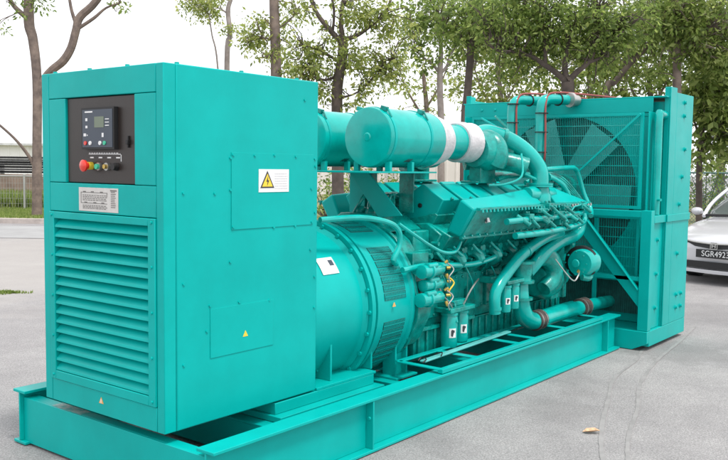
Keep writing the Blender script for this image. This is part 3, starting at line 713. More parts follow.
q = MB(); q.bar((4.82, -.38, 2.04), (4.82, .20, 1.51), .018, .014, (1, 0, 0)); q.bar((4.83, 1.2, 2.04), (4.6, .75, 1.86), .016, .022, (1, 0, 0)); q.build('guard_tie_rod', M['teal'], rado, .002)
# frame
q = MB()
q.box(4.72, 4.785, -.485, mir(-.485), 1.15, 1.205)
for f in (lambda y: y, mir):
    y0, y1 = sorted((f(-.545), f(-.455)))
    q.box(4.712, 4.79, y0, y1, .172, 1.149 if 0 else 1.21)
    a, b_ = sorted((f(RY0+.002), f(RY0+.05))); q.box(4.791, 5.073, a, b_, 1.10, 1.165); 
    a2, b2 = sorted((f(RY0+.03), f(RY0+.045))); q.box(4.791, 5.073, a2, b2, .172, 1.099)
    a2, b2 = sorted((f(-.44), f(-.428))); q.box(4.87, 5.074, a2, b2, 1.2, 2.06)
    a2, b2 = sorted((f(-.53), f(-.50))); q.box(4.791, 4.83, a2, b2, .172, 1.099)
q.build('radiator_frame', M['teal'], rado, .003)
q = MB()
for f in (lambda y: y, mir):
    a, b_ = sorted((f(RY0-.012), f(RY0-.001))); q.box(5.073, 5.70, a, b_, 1.10, 1.165)
q.build('side_rail', M['teal'], rado, .003)
for k, (x, z) in enumerate([(4.95, .95), (4.95, .65), (4.95, .35), (5.45, 2.17), (5.45, 2.05), (5.5, 1.75), (5.45, 1.5), (5.4, 1.25), (5.42, .42), (5.42, .3), (5.55, .42), (5.55, .3), (5.4, .8)]):
    q = MB(); yy = RY0+.03 if x < 5 else RY0; q.cyl((x, yy+.002, z), (x, yy-.02, z), .014, 8); q.cyl((x, yy+.001, z), (x, yy-.006, z), .022, 12); q.build('frame_bolt', M['teal'], rado)
pipe('vent_tube', [(5.09, -.50, 2.035), (4.98, -.50, 2.04), (4.93, -.50, 2.0), (4.93, -.50, 1.5), (4.93, -.50, 1.17)], .035, 'pipe', par=rado)
q = MB(); q.cyl((4.93, -.50, 1.30), (4.88, -.56, 1.30), .012, 8); q.build('drain_cock', M['pipe'], rado)
# big diagonal braces and low rail
q = MB()
for f in (lambda y: y, mir):
    q.loft([[V((x, f(.36), 1.30)), V((x, f(.20), 1.30)), V((x, f(-.452), .52)), V((x, f(-.452), .37))] for x in (4.73, 4.745)])
    q.loft([[V((x, f(.20), 1.303)), V((x, f(.185), 1.30)), V((x, f(-.452), .535)), V((x, f(-.452), .522))] for x in (4.69, 4.745)])
q.box(4.73, 4.76, -.452, mir(-.452), .60, .635)
q.build('diagonal_brace', M['teal'], rado, .002)
# top hoses with red cable
for y, x0, r_, zb in ((.455, 4.60, .047, 1.63), (.735, 4.58, .044, 1.72)):
    q = MB(); q.tube([(x0, y, zb), (x0, y, 1.9), (x0, y, 2.09), (x0+.018, y-.01, 2.155), (x0+.07, y-.03, 2.185), (x0+.2, y-.06, 2.19), (5.03, y-.16, 2.19)], r_, 18, 5)
    o = q.build('radiator_top_pipe', M['pipe'], rado)
    q = MB(); q.tube([(x0+.04, y, zb-.02), (x0-.02, y-.06, zb+.02), (x0-.02, y-.06, 1.9), (x0-.01, y-.05, 2.12), (x0+.05, y-.05, 2.225), (x0+.2, y-.08, 2.252), (4.98, y-.14, 2.255), (5.1, y-.5, 2.21)], .009, 8, 6); q.build('cable_conduit', M['hose'], o)
    q = MB()
    for z in (zb+.07, zb+.25, zb+.42): q.lathe((x0-.006, y-.012, z), (0, 0, 1), [(0, r_+.012), (.008, r_+.012)], 16)
    q.lathe((x0+.21, y-.06, 2.19), (1, -.25, 0), [(0, r_+.012), (.012, r_+.012)], 16)
    q.build('cable_tie', M['black'], o)
    q = MB(); q.lathe((x0, y, zb-.1), (0, 0, 1), [(0, r_+.006), (.12, r_+.008)], 18); q.build('hose_sleeve', M['black'], o)
q = MB(); q.lathe((4.90, .32, 2.19), (1, -.35, 0), [(0, .06), (.002, .068), (.03, .068), (.05, .05), (.1, .05)], 18); q.build('hose_clamp', M['steel'], rado)

# ================================================================== CAR
car = empty('parked_car', (0, 0, 0), 'silver white sedan parked behind the right end of the generator, facing the camera', 'car')
def cring(x, w, zb, zt_, crown=.03, tuck=.05):
    "half-body section, left to right, x forward"
    return [V((x, s*y, z)) for s, pts in ((1, [(w-.14, zb), (w-tuck, zb+.03), (w, zb+.22), (w-.01, zb+.40 if zb+.40 < zt_-.06 else zt_-.08), (w-.07, zt_-.02), (w*.6, zt_+crown*.7), (w*.2, zt_+crown)]), (-1, [(w*.2, zt_+crown), (w*.6, zt_+crown*.7), (w-.07, zt_-.02), (w-.01, zb+.40 if zb+.40 < zt_-.06 else zt_-.08), (w, zb+.22), (w-tuck, zb+.03), (w-.14, zb)])) for y, z in pts]
q = MB()
q.loft([cring(x, w, zb, zt_, c_) for x, w, zb, zt_, c_ in [(0.0, .60, .30, .55, .01), (-.06, .72, .20, .62, .02), (-.18, .80, .17, .68, .03), (-.5, .86, .17, .78, .04), (-.95, .875, .17, .86, .04), (-1.35, .875, .17, .90, .03), (-2.3, .875, .17, .93, .02), (-3.3, .875, .17, .95, .02), (-3.9, .86, .18, .97, .02), (-4.3, .80, .22, .95, .02), (-4.48, .68, .32, .86, .02)]])
m_body = mat('silver_car_paint', (.62, .62, .65), .2, metal=.25, var=.02, coat=.8)
body = q.build('body', m_body, car)
s_ = body.modifiers.new('s', 'SUBSURF'); s_.levels = 2; s_.render_levels = 2
m_glass = mat('car_glass', (.10, .12, .12), .05, var=.1, coat=1)
q = MB()
def gring(x, w, z, h): return [V((x, s*y, zz)) for s, pts in ((1, [(w, z), (w-.01, z+h*.3), (w-.13*min(1, h/.4), z+h*.82), (w*.55, z+h)]), (-1, [(w*.55, z+h), (w-.13*min(1, h/.4), z+h*.82), (w-.01, z+h*.3), (w, z)])) for y, zz in pts]
q.loft([gring(x, w, z, h) for x, w, z, h in [(-.98, .70, .87, .02), (-1.3, .80, .88, .20), (-1.75, .81, .89, .47), (-2.1, .81, .90, .53), (-2.7, .81, .90, .53), (-3.2, .80, .92, .46), (-3.7, .76, .95, .22), (-3.95, .68, .97, .03)]])
gl = q.build('glasshouse', m_glass, car); s_ = gl.modifiers.new('s', 'SUBSURF'); s_.levels = 2; s_.render_levels = 2
q = MB()
for s in (1, -1):
    q.tube([(-.98, s*.72, .885), (-1.3, s*.76, 1.08), (-1.75, s*.70, 1.32), (-2.1, s*.66, 1.405)], .028, 8, 4)
    q.tube([(-2.1, s*.66, 1.405), (-2.7, s*.66, 1.405), (-3.2, s*.66, 1.34), (-3.7, s*.68, 1.13), (-3.95, s*.66, 1.0)], .028, 8, 4)
q.loft([[V((x, y, z+.014-abs(y)*.05)) for y in (-.66, -.3, .3, .66)]+[V((x, y, z-.03-abs(y)*.05)) for y in (.66, .3, -.3, -.66)] for x, z in ((-1.82, 1.39), (-2.1, 1.44), (-2.7, 1.445), (-3.2, 1.39))])
q.build('roof', m_body, car)
q = MB(); q.tube([(-.97, -.68, .90), (-.90, 0, .92), (-.97, .68, .90)], .02, 8, 5); q.build('wiper_cowl', M['black'], car)
for s in (1, -1):
    q = MB(); q.sph((-1.22, s*.96, .945), .085, 12, (.7, 1.1, .7)); q.box(-1.27, -1.2, min(s*.82, s*.93), max(s*.82, s*.93), .91, .94); q.build('wing_mirror', m_body, car)
    q = MB(); q.loft([[V((x, s*y, z)) for y, z in ((yy, zz-h), (yy+.02, zz), (yy, zz+h*.6), (yy-.03, zz))] for x, yy, zz, h in ((-.02, .42, .565, .02), (-.03, .56, .59, .05), (-.10, .70, .61, .07), (-.30, .80, .68, .06), (-.48, .835, .73, .01))])
    q.build('headlight', mat('headlamp', (.22, .24, .26), .06, metal=.2, var=.5, vscale=14, coat=1), car)
    q = MB(); q.lathe((-.02, s*.60, .27), (1, 0, 0), [(-.02, .05), (.008, .05), (.01, .03)], 14); q.build('fog_light', M['white'], car)
q = MB(); q.loft([[V((x, y, z)) for x, z in ((-.02, zt1), (.022-abs(y)*.05, zt1-.005), (.032-abs(y)*.05, zt1-hh), (-.02, zt1-hh))] for y, zt1, hh in ((-.44, .60, .02), (-.3, .575, .055), (0, .56, .07), (.3, .575, .055), (.44, .60, .02))])
q.build('grille', M['black'], car)
q = MB(); q.tube([(.03, -.45, .615), (.055, -.3, .585), (.065, 0, .57), (.055, .3, .585), (.03, .45, .615)], .011, 8, 4); q.build('chrome_trim', M['steel'], car)
q = MB(); q.loft([[V((x, y, z)) for x, z in ((-.05, .315), (.03-abs(y)*.08, .315), (.03-abs(y)*.08, .225), (-.05, .225))] for y in (-.46, -.3, 0, .3, .46)]); q.build('lower_intake', M['black'], car)
q = MB(); q.loft([[V((x, y, z)) for x, z in ((-.05, .205), (.05-abs(y)*.13, .205), (.045-abs(y)*.13, .155), (-.05, .155))] for y in (-.68, -.4, 0, .4, .68)]); q.build('bumper_lip', m_body, car, .01)
# emblem: an H in a rounded square
q = MB(); q.box(.062, .072, -.052, -.042, .50, .585); q.box(.062, .072, .042, .052, .50, .585); q.box(.062, .072, -.045, .045, .495, .503); q.box(.062, .072, -.045, .045, .582, .59)
q.bar((.072, -.026, .57), (.072, -.020, .513), .006, .014, (0, 1, 0)); q.bar((.072, .026, .57), (.072, .020, .513), .006, .014, (0, 1, 0)); q.box(.068, .076, -.02, .02, .536, .548)
q.build('emblem', M['steel'], car, .002)
q = MB(); q.box(.045, .056, -.26, .26, .372, .485); pl = q.build('number_plate', M['black'], car, .002)
t = text_mesh('plate_number', 'SGR4923', .112, Matrix.Translation((.0575, .02, .428)) @ Matrix.Rotation(math.pi/2, 4, 'Z') @ Matrix.Rotation(math.pi/2, 4, 'X') @ Matrix.Scale(.92, 4, (1, 0, 0)), M['white'], pl, .001, 1.02)
for x in (-.88, -3.5):
    for s in (1, -1):
        q = MB(); q.lathe((x, s*.66, .31), (0, s, 0), [(0, .2), (.005, .30), (.03, .315), (.18, .315), (.205, .29), (.21, .21)], 32); wh = q.build('wheel', M['black'], car)
        q = MB(); q.lathe((x, s*.84, .31), (0, s, 0), [(0, .2), (.02, .21), (.03, .19), (.032, .06), (.045, .05)], 24)
        for k in range(5): a = R(72*k); q.bar((x, s*.87, .31), (x+math.cos(a)*.2, s*.868, .31+math.sin(a)*.2), .02, .05, (math.cos(a+1.57), 0, math.sin(a+1.57)))
        q.build('rim', M['steel'], wh)
hd = R(168)
p = ground(717, 11.45); car.location = (p.x, p.y, .0); car.rotation_euler = (0, 0, hd)
# the plate faces local +x

# ================================================================== SETTING
def rough_ground():
    m = bpy.data.materials.new('worn_asphalt'); m.use_nodes = True; nt = m.node_tree; n = nt.nodes; L = nt.links; b = n['Principled BSDF']
    tc = n.new('ShaderNodeTexCoord')
    def nz(s, d=8, r=.6):
        k = n.new('ShaderNodeTexNoise'); k.inputs['Scale'].default_value = s; k.inputs['Detail'].default_value = d; k.inputs['Roughness'].default_value = r; L.new(tc.outputs['Object'], k.inputs['Vector']); return k
    def ramp(src, a, ca, bb, cb):
        k = n.new('ShaderNodeValToRGB'); e = k.color_ramp.elements; e[0].position = a; e[0].color = (*ca, 1); e[1].position = bb; e[1].color = (*cb, 1); L.new(src, k.inputs['Fac']); return k
    def mix(a, b_, f, t='MULTIPLY'):
        k = n.new('ShaderNodeMix'); k.data_type = 'RGBA'; k.blend_type = t; k.inputs[0].default_value = f if not hasattr(f, 'links') else 1
        if hasattr(f, 'links'): L.new(f, k.inputs[0])
        L.new(a, k.inputs[6]); L.new(b_, k.inputs[7]); return k
    big = ramp(nz(.35).outputs['Fac'], .35, (.255, .245, .245), .68, (.33, .32, .315))
    mid = ramp(nz(2.2, 10, .7).outputs['Fac'], .3, (.82, .82, .83), .7, (1.1, 1.1, 1.1))
    fine = ramp(nz(95, 6, .8).outputs['Fac'], .36, (.62, .62, .63), .64, (1.35, 1.35, 1.35))
    vo = n.new('ShaderNodeTexVoronoi'); vo.inputs['Scale'].default_value = 160; L.new(tc.outputs['Object'], vo.inputs['Vector'])
    agg = ramp(vo.outputs['Color'], .2, (.78, .78, .78), .8, (1.2, 1.2, 1.2))
    st = ramp(nz(.9, 4, .5).outputs['Fac'], .62, (1, 1, 1), .75, (.84, .83, .83))
    x = mix(big.outputs[0], mid.outputs[0], 1.0); x = mix(x.outputs[2], fine.outputs[0], 1.0); x = mix(x.outputs[2], agg.outputs[0], .8); x = mix(x.outputs[2], st.outputs[0], 1.0)
    # pale beige dust lying in a broken patch towards the road, darker blotches near the machine
    def patch(c, rad, edge, col, f, blend='MIX'):
        nonlocal x
        mp = n.new('ShaderNodeMapping'); mp.vector_type = 'POINT'; mp.inputs['Location'].default_value = (-c[0]/rad, -c[1]/rad, 0); mp.inputs['Scale'].default_value = (1/rad, 1/rad, 0)
        ds = n.new('ShaderNodeMix'); ds.data_type = 'VECTOR'; ds.inputs[0].default_value = edge
        L.new(tc.outputs['Object'], mp.inputs['Vector']); nn = nz(1.1/rad*3, 6, .7)
        va = n.new('ShaderNodeVectorMath'); va.operation = 'MULTIPLY_ADD'; va.inputs[1].default_value = (edge, edge, 0); L.new(nn.outputs['Color'], va.inputs[0])
        sb = n.new('ShaderNodeVectorMath'); sb.operation = 'SUBTRACT'; sb.inputs[1].default_value = (edge/2, edge/2, 0); L.new(mp.outputs[0], sb.inputs[0]); L.new(sb.outputs[0], va.inputs[2])
        gr = n.new('ShaderNodeTexGradient'); gr.gradient_type = 'SPHERICAL'; L.new(va.outputs[0], gr.inputs['Vector'])
        rr = ramp(gr.outputs['Fac'], .0, (0, 0, 0), .35, (f, f, f))
        cc = n.new('ShaderNodeRGB'); cc.outputs[0].default_value = (*col, 1)
        x = mix(x.outputs[2], cc.outputs[0], rr.outputs['Color'].node.outputs[0], blend) if 0 else x
        k = n.new('ShaderNodeMix'); k.data_type = 'RGBA'; k.blend_type = blend
        L.new(rr.outputs[0], k.inputs[0]); L.new(x.outputs[2], k.inputs[6]); L.new(cc.outputs[0], k.inputs[7]); x = k
    c0 = ground(-30, 13.4); patch((c0.x, c0.y), 5.2, 1.2, (.36, .335, .315), .6)
    for (px_, py_, rr_, ff) in ((4.9, -.75, .55, .35), (2.6, -.75, .3, .22), (5.6, -1.6, .7, .18), (.4, -1.6, .5, .2), (3.9, -2.1, .45, .2), (7.3, -.6, .8, .2)): patch((px_, py_), rr_, 1.6, (.12, .115, .115), ff)
    L.new(x.outputs[2], b.inputs['Base Color']); b.inputs['Roughness'].default_value = .85
    bp = n.new('ShaderNodeBump'); bp.inputs['Strength'].default_value = .6; bp.inputs['Distance'].default_value = .006; L.new(nz(120, 5, .8).outputs['Fac'], bp.inputs['Height']); L.new(bp.outputs[0], b.inputs['Normal'])
    return m
S = 260
q = MB(); q.add([(-S, -S, 0), (S, -S, 0), (S, S, 0), (-S, S, 0)], [(0, 1, 2, 3)])
tag(q.build('asphalt_yard', rough_ground()), kind='structure')
def strip(name, d0, d1, px0, px1, z0, z1, m, kind='structure'):
    a, b_ = ground(px0, d0), ground(px1, d0); c, d = ground(px1, d1), ground(px0, d1)
    q = MB(); vs = [V((p.x, p.y, z)) for z in (z0, z1) for p in (a, b_, c, d)]
    q.add(vs, [(0, 3, 2, 1), (4, 5, 6, 7), (0, 1, 5, 4), (1, 2, 6, 5), (2, 3, 7, 6), (3, 0, 4, 7)])
    return tag(q.build(name, m), kind=kind)
strip('road', 17.2, 20.5, -1400, 1500, .004, .009, mat('road_grey', (.31, .31, .31), .85, var=.15, vscale=1.5, bump=.4))
strip('kerb', 21.4, 21.65, -1400, 1500, 0, .12, mat('kerb_concrete', (.5, .44, .41), .9, var=.25, vscale=3, bump=.5))
m_grass = mat('verge_soil', (.16, .19, .07), .95, col2=(.26, .22, .13), vscale=1.6, bump=1)
strip('verge', 21.65, 44, -1400, 1500, 0, .10, m_grass)

# tyre marks curving over the yard
def mark(pts):
    q = MB(); P_ = [V((*p, .0)) for p in pts]; fine = []
    for i in range(len(P_)-1):
        a, b_, c, d = P_[max(0, i-1)], P_[i], P_[i+1], P_[min(len(P_)-1, i+2)]
        for k in range(8): t = k/8; fine.append(.5*((2*b_)+(c-a)*t+(2*a-5*b_+4*c-d)*t*t+(3*b_-a-3*c+d)*t**3))
    fine.append(P_[-1]); rows = []
    for i, p in enumerate(fine):
        t = (fine[min(i+1, len(fine)-1)]-fine[max(0, i-1)]).normalized(); s = V((-t.y, t.x, 0)); w = .010+.006*random.random()
        rows.append([p+s*w+V((0, 0, .0035)), p-s*w+V((0, 0, .0035))])
    q.loft(rows, cap=False, closed=False)
    return q
random.seed(2)
m_mark = mat('tyre_mark', (.225, .22, .218), .85, col2=(.305, .295, .292), vscale=7)
for pts in ([(5.3, -.42), (4.75, -.50), (4.32, -.60), (3.6, -.70), (3.02, -.89), (2.4, -1.1), (1.86, -1.33), (1.3, -1.62)], [(6.2, -.50), (5.4, -.62), (4.46, -.73), (3.6, -.9), (2.92, -1.126), (2.4, -1.27), (1.95, -1.433), (1.4, -1.7)]):
    tag(mark(pts).build('tyre_mark', m_mark), kind='structure')

# dead leaf
q = MB(); c = V((2.26, -1.09, .004)); k = r0
for sgn in (1, -1):
    q.add([c-k*.05+V((0, 0, .004)), c+k*.0+u0*0+V((0, 0, .004)), c+k*.055+V((0, 0, .012)), c+k*.03+V((cd.x, cd.y, 0))*.022*sgn+V((0, 0, .022)), c-k*.02+V((cd.x, cd.y, 0))*.025*sgn+V((0, 0, .018))], [(0, 1, 4), (1, 3, 4), (1, 2, 3)])
lf_ = q.build('fallen_leaf', mat('dry_leaf', (.62, .40, .24), .7, var=.4, vscale=60)); tag(lf_, 'single dry brown curled leaf lying on the asphalt in front of the skid', 'leaf')
md = lf_.modifiers.new('t', 'SOLIDIFY'); md.thickness = .0015

# grass tufts
def blades(name, cells, n, h, m, label, cat=None, kind=None, seed=1, spread=1):
    random.seed(seed); q = MB()
    for i in range(n):
        x, y, *ex = cells(); hh = h*random.uniform(.5, 1.2)*(ex[0] if ex else 1); a = random.uniform(0, 6.28); w = .008+.3*h*.05+(.03 if ex and ex[0] > 2 else 0); lx, ly = random.uniform(-.4, .4)*hh, random.uniform(-.4, .4)*hh
        dx, dy = math.cos(a)*w, math.sin(a)*w; z = .1 if kind else .004
        q.add([(x-dx, y-dy, z-.003), (x+dx, y+dy, z-.003), (x+lx, y+ly, z+hh)], [(0, 1, 2)])
    o = q.build(name, m); tag(o, label, cat, kind=kind); return o
m_bl = leaf_mat('grass_blade', (.12, .18, .04), (.26, .36, .09), (.42, .48, .16))
def cell():
    d = random.uniform(21.9, 29.6); p = ground(random.uniform(-90, 90), d); return p.x, p.y, (1 if d < 26.8 else 7)
blades('grass', cell, 22000, .07, m_bl, 'short patchy green grass on the verge at the left edge', 'grass', 'stuff')
def cell2():
    c = ground(9, 9.95); a = random.uniform(0, 6.28); rr = random.random()*(.6+.4*math.sin(3*a+1)); return c.x+r0.x*math.cos(a)*rr*.30+cd.x*math.sin(a)*rr*.16, c.y+r0.y*math.cos(a)*rr*.30+cd.y*math.sin(a)*rr*.16
blades('weed_patch', cell2, 420, .032, m_bl, 'low patch of weeds growing from the asphalt left of the cabinet', 'weeds', seed=4)

# left mesh fence
DF = 26.5
def line_fence(name, label, cat, d, px0, px1, z1, post_px, mesh_m, post_m, sx, sz, dia=False, w=.004, z0=.1):
    a, b_ = ground(px0, d), ground(px1, d); dr = (b_-a).normalized(); Ln = (b_-a).length
    root = empty(name, (a.x, a.y, z0), label, cat)
    def loc(v): return V((v[0]-a.x, v[1]-a.y, v[2]-z0))
    q = MB()
    if dia:
        k = -z1
        t = -z1
        while t < Ln:
            for s in (0, 1):
                s0, s1 = (t, t+(z1-z0)) if s == 0 else (t+(z1-z0), t)
                c0, c1 = max(0, min(Ln, s0)), max(0, min(Ln, s1))
                if s0 != s1 and c0 != c1:
                    f0 = (c0-s0)/(s1-s0); f1 = (c1-s0)/(s1-s0)
                    q.bar(loc(a+dr*c0+V((0, 0, z0+f0*(z1-z0)))), loc(a+dr*c1+V((0, 0, z0+f1*(z1-z0)))), w, w)
            t += sx
    else:
        for i in range(int(Ln/sx)+1): p = a+dr*i*sx; q.bar(loc(p+V((0, 0, z0))), loc(p+V((0, 0, z1))), w, w, (1, 0, 0))
        for i in range(int((z1-z0)/sz)+1): z = z0+i*sz; q.bar(loc(a+V((0, 0, z))), loc(b_+V((0, 0, z))), w, w)
    q.build('mesh_panel', mesh_m, root)
    for px in post_px:
        p = ground(px, d-.04); q = MB(); q.cyl(loc(p+V((0, 0, z0-.1))), loc(p+V((0, 0, z1+.06))), .035, 10); q.build('fence_post', post_m, root)
    q = MB(); q.cyl(loc(a+V((0, 0, z1))), loc(b_+V((0, 0, z1))), .022, 8); q.build('top_rail', post_m, root)
    return root
m_galv = mat('galvanised', (.42, .43, .42), .5, metal=.4, var=.1)
line_fence('mesh_fence', 'low grey welded mesh fence behind the grass verge at the left edge', 'fence', DF, -130, 70, 1.12, (-130, -70, -27, 25, 68), m_galv, m_galv, .09, .16, w=.006)
m_gm = mat('green_coated_wire', (.05, .13, .11), .5, var=.1)
line_fence('chain_link_fence', 'dark green chain link fence behind the silver white car', 'fence', 19.6, 470, 1100, 1.52, (470, 560, 655, 756, 850, 950, 1050), m_gm, m_gm, .085, .1, True, .007, 0)

# low hedge-coloured bank behind chain link (real ground rising)
# steel beams on rack
random.seed(9)
def rack_at(px0, px1, d):
    a, b_ = ground(px0, d), ground(px1, d)
    root = empty('beam_rack', (a.x, a.y, .1), 'rack of long dark steel beams stacked behind the left fence', 'rack')
    o3 = V((a.x, a.y, .1))
    for i in range(6):
        p = a.lerp(b_, (i+.5)/6); q = MB(); q.bar(p+V((0, 0, .1))-o3, p+V((0, 0, 1.5))-o3, .12, .12, (1, 0, 0)); q.build('rack_post', m_galv, root)
    mats_ = [mat('dark_steel', (.03, .03, .033), .6, var=.4), mat('mid_steel', (.10, .10, .105), .55, var=.4), mat('pale_steel', (.24, .24, .245), .5, var=.3)]
    zs = [(.95, 0), (1.08, 1), (1.2, 0), (1.29, 2), (1.38, 0), (1.47, 1), (1.55, 0), (1.63, 2), (1.72, 1)]
    for z, k in zs:
        j = random.uniform(-.8, .8); q = MB(); off = V((cd.x, cd.y, 0))*(-.25+random.uniform(-.1, .1)); dd = (b_-a).normalized()
        A, B_ = a+off+dd*(j+.8)+V((0, 0, z))-o3, b_+off+dd*(j-.8)+V((0, 0, z))-o3
        q.bar(A+V((0, 0, .03)), B_+V((0, 0, .03)), .2, .016); q.bar(A-V((0, 0, .03)), B_-V((0, 0, .03)), .2, .016); q.bar(A, B_, .02, .06)
        q.build('steel_beam', mats_[k], root)
rack_at(-160, 120, 31)
def wall_at(name, label, cat, d, px0, px1, z0, z1, th, m):
    a, b_ = ground(px0, d), ground(px1, d); nn = V((cd.x, cd.y, 0)).normalized()*th; q = MB()
    q.add([p+V((0, 0, z)) for z in (z0, z1) for p in (a, b_, b_+nn, a+nn)], [(0, 3, 2, 1), (4, 5, 6, 7), (0, 1, 5, 4), (1, 2, 6, 5), (2, 3, 7, 6), (3, 0, 4, 7)])
    o = q.build(name, m); return tag(o, label, cat) if label else o
m_brick = mat('brown_block', (.27, .20, .16), .9, var=.3, vscale=2, bump=.5)
wall_at('low_wall', 'low brown block wall under the stacked beams at the left edge', 'wall', 30.2, -170, 130, .0, 1.12, .25, m_brick)

# white sheds
def shed(d, px0, px1, h, depth, label, m, roofm, ribs=True):
    a, b_ = ground(px0, d), ground(px1, d); nn = V((cd.x, cd.y, 0)).normalized(); dr = (b_-a).normalized(); Ln = (b_-a).length
    root = empty('shed', (a.x, a.y, 0), label, 'building', 'white sheds behind the yard')
    X = lambda t, w, z: dr*t+nn*w+V((0, 0, z))
    q = MB(); q.add([X(t, w, z) for z in (0, h) for t, w in ((0, 0), (Ln, 0), (Ln, depth), (0, depth))], [(0, 3, 2, 1), (4, 5, 6, 7), (0, 1, 5, 4), (1, 2, 6, 5), (2, 3, 7, 6), (3, 0, 4, 7)])
    if ribs:
        k = 0
        while k < Ln: q.add([X(t, w, z) for z in (0, h-.02) for t, w in ((k, -.04), (k+.06, -.04), (k+.12, 0.01), (k-.06, .01))], [(0, 3, 2, 1), (4, 5, 6, 7), (0, 1, 5, 4), (1, 2, 6, 5), (3, 0, 4, 7)]); k += .5
    q.build('wall', m, root)
    q = MB(); q.add([X(t, w, z) for t in (-.3, Ln+.3) for w, z in ((-.35, h-.05), (-.35, h+.06), (depth/2, h+.16), (depth+.3, h+.06), (depth+.3, h-.05))], [(0, 1, 6, 5), (1, 2, 7, 6), (2, 3, 8, 7), (3, 4, 9, 8), (4, 0, 5, 9), (0, 4, 3, 2, 1), (5, 6, 7, 8, 9)]); q.build('roof', roofm, root)
    q = MB()
    for t in (Ln*.25, Ln*.5, Ln*.52, Ln*.75): q.cyl(X(t, -.12, 0), X(t, -.12, h-.05), .05, 8)
    q.build('downpipe', roofm, root)
m_shed = mat('white_cladding', (.85, .85, .86), .6, var=.04, vscale=1); m_roof = mat('grey_roof', (.6, .61, .62), .6, var=.2)
shed(43, -500, 130, 2.45, 9, 'long low white shed with grey roof behind the stacked beams', m_shed, m_roof)
shed(44, 215, 560, 3.7, 9, 'white ribbed shed seen behind the engine and the air filters', mat('cream_cladding', (.72, .68, .67), .6, var=.06, vscale=1), m_roof)

# ------------------------------------------------------------------ trees
def leaf_quads(q, c, n, spread, size, droop=.5, flat=.8):
    for _ in range(n):
        d = V((random.gauss(0, 1), random.gauss(0, 1), random.gauss(0, flat))).normalized()
        p = c+d*spread*random.random()**.6
        ax = (d*.8+V((random.gauss(0, .5), random.gauss(0, .5), random.gauss(0, .4)-droop))).normalized()
        s = ax.cross(V((random.gauss(0, 1), random.gauss(0, 1), random.gauss(0, 1)))).normalized()
        l = size*random.uniform(.6, 1.25); w = l*random.uniform(.18, .27); nn = ax.cross(s)
        q.add([p, p+ax*l*.45+s*w+nn*l*.05, p+ax*l, p+ax*l*.45-s*w+nn*l*.05], [(0, 1, 2), (0, 2, 3)])
DENS = .76
def tree(label, trunk, branches, clumps, bark, leafm, size, seed, group=None, name='tree', twig=True):
    "trunk/branches: lists of (px,py,distance,radius); clumps: (px,py,distance,radius_m,leaf clusters)"
    random.seed(seed)
    base = at(trunk[0][0], trunk[0][1], trunk[0][2]); base = V((base.x, base.y, 0))
    root = empty(name, base, label, 'tree', group or 'trees behind the generator')
    q = MB(); P_ = [at(*p[:3])-base for p in trunk]
    if P_[0].z > .05: P_ = [V((P_[0].x, P_[0].y, -.05))]+P_; rs = [trunk[0][3]*1.25]+[p[3] for p in trunk]
    else: rs = [p[3] for p in trunk]
    q.tube(P_, rs, 12, 5)
    nodes = list(P_)
    for b_ in branches:
        Q = [at(*p[:3])-base for p in b_]; q.tube(Q, [p[3] for p in b_], 9, 4); nodes += Q
        nodes += [(Q[i]+Q[i+1])/2 for i in range(len(Q)-1)]
    tw = MB(); lv = MB()
    for (px, py, d, rad, n) in clumps:
        c = at(px, py, d)-base
        off = py < -5
        for k in range(int(n*(.14 if off else (1.1 if leafm is LB else .70)))):
            dv = V((random.gauss(0, 1), random.gauss(0, 1), random.gauss(0, .8))); dv = dv.normalized()*rad*random.random()**.45
            e = c+dv
            leaf_quads(lv, e, random.randint(9, 18), size*random.uniform(1.2, 2.2), size*random.uniform(.75, 1.2))
            if twig and k % 3 == 0:
                nr = min(nodes, key=lambda z: (z-e).length); m_ = (nr+e)/2+V((random.gauss(0, .1), random.gauss(0, .1), random.gauss(.08, .1)))
                if (nr-e).length < 3.5: q.tube([nr, m_, e], [.016, .010, .005], 5, 3)
    q.build('trunk', bark, root)
    if lv.v: lv.build('crown', leafm, root)
    return root
B_, BD, BL = M['bark'], M['barkd'], M['barkl']
LA, LB, LC = M['leafA'], M['leafB'], M['leafC']
tree('tall tree left of the cabinet, with a bent bare limb crossing above the cabinet top', [(37, 214, 23, .14), (37, 150, 23, .125), (37, 80, 23, .125), (33, 40, 23, .13), (29, 22, 23, .14), (30, -20, 23, .13), (38, -90, 23, .09)],
     [[(31, 20, 23, .08), (20, 12, 23, .07), (10, 0, 23, .06), (-6, -30, 23, .05)], [(37, 172, 23, .05), (28, 155, 22.9, .045), (14, 138, 22.7, .035), (-4, 122, 22.5, .03)], [(33, -5, 23, .1), (60, -60, 23, .06)], [(38, 96, 23, .1), (44, 80, 23, .11), (52, 70, 23, .11), (63, 61, 23, .115), (71, 48, 23, .11), (76, 30, 23, .11), (80, 17, 23, .11), (97, 0, 23, .10), (120, -40, 23, .08)], [(77, 26, 23, .06), (72, 12, 23, .045), (69, -5, 23, .04), (64, -50, 23, .03)], [(79, 28, 23, .05), (94, 18, 23, .045), (106, 8, 23, .03), (120, 3, 23, .025)]],
     [(30, 2, 22.8, .55, 16), (44, -5, 23, .5, 14), (-4, 32, 23, .35, 8), (0, -60, 23, 1.5, 80), (70, -90, 23, 1.6, 90), (121, 1, 23, .25, 10), (130, -80, 23, 1.4, 80)], B_, LA, .14, 1)
tree('thin sapling with a light green tuft above the cabinet roof', [(226, 215, 28, .035), (218, 70, 28, .03), (212, 35, 28, .025), (209, 15, 28, .02)], [[(209, 15, 28, .018), (200, 5, 28, .015)], [(209, 15, 28, .018), (190, 0, 28, .012)]],
     [(205, 10, 28, .45, 26), (192, 3, 28, .5, 24), (212, 14, 28, .25, 10), (180, -8, 28, .6, 30), (214, -2, 28, .3, 10)], BL, LB, .13, 3)
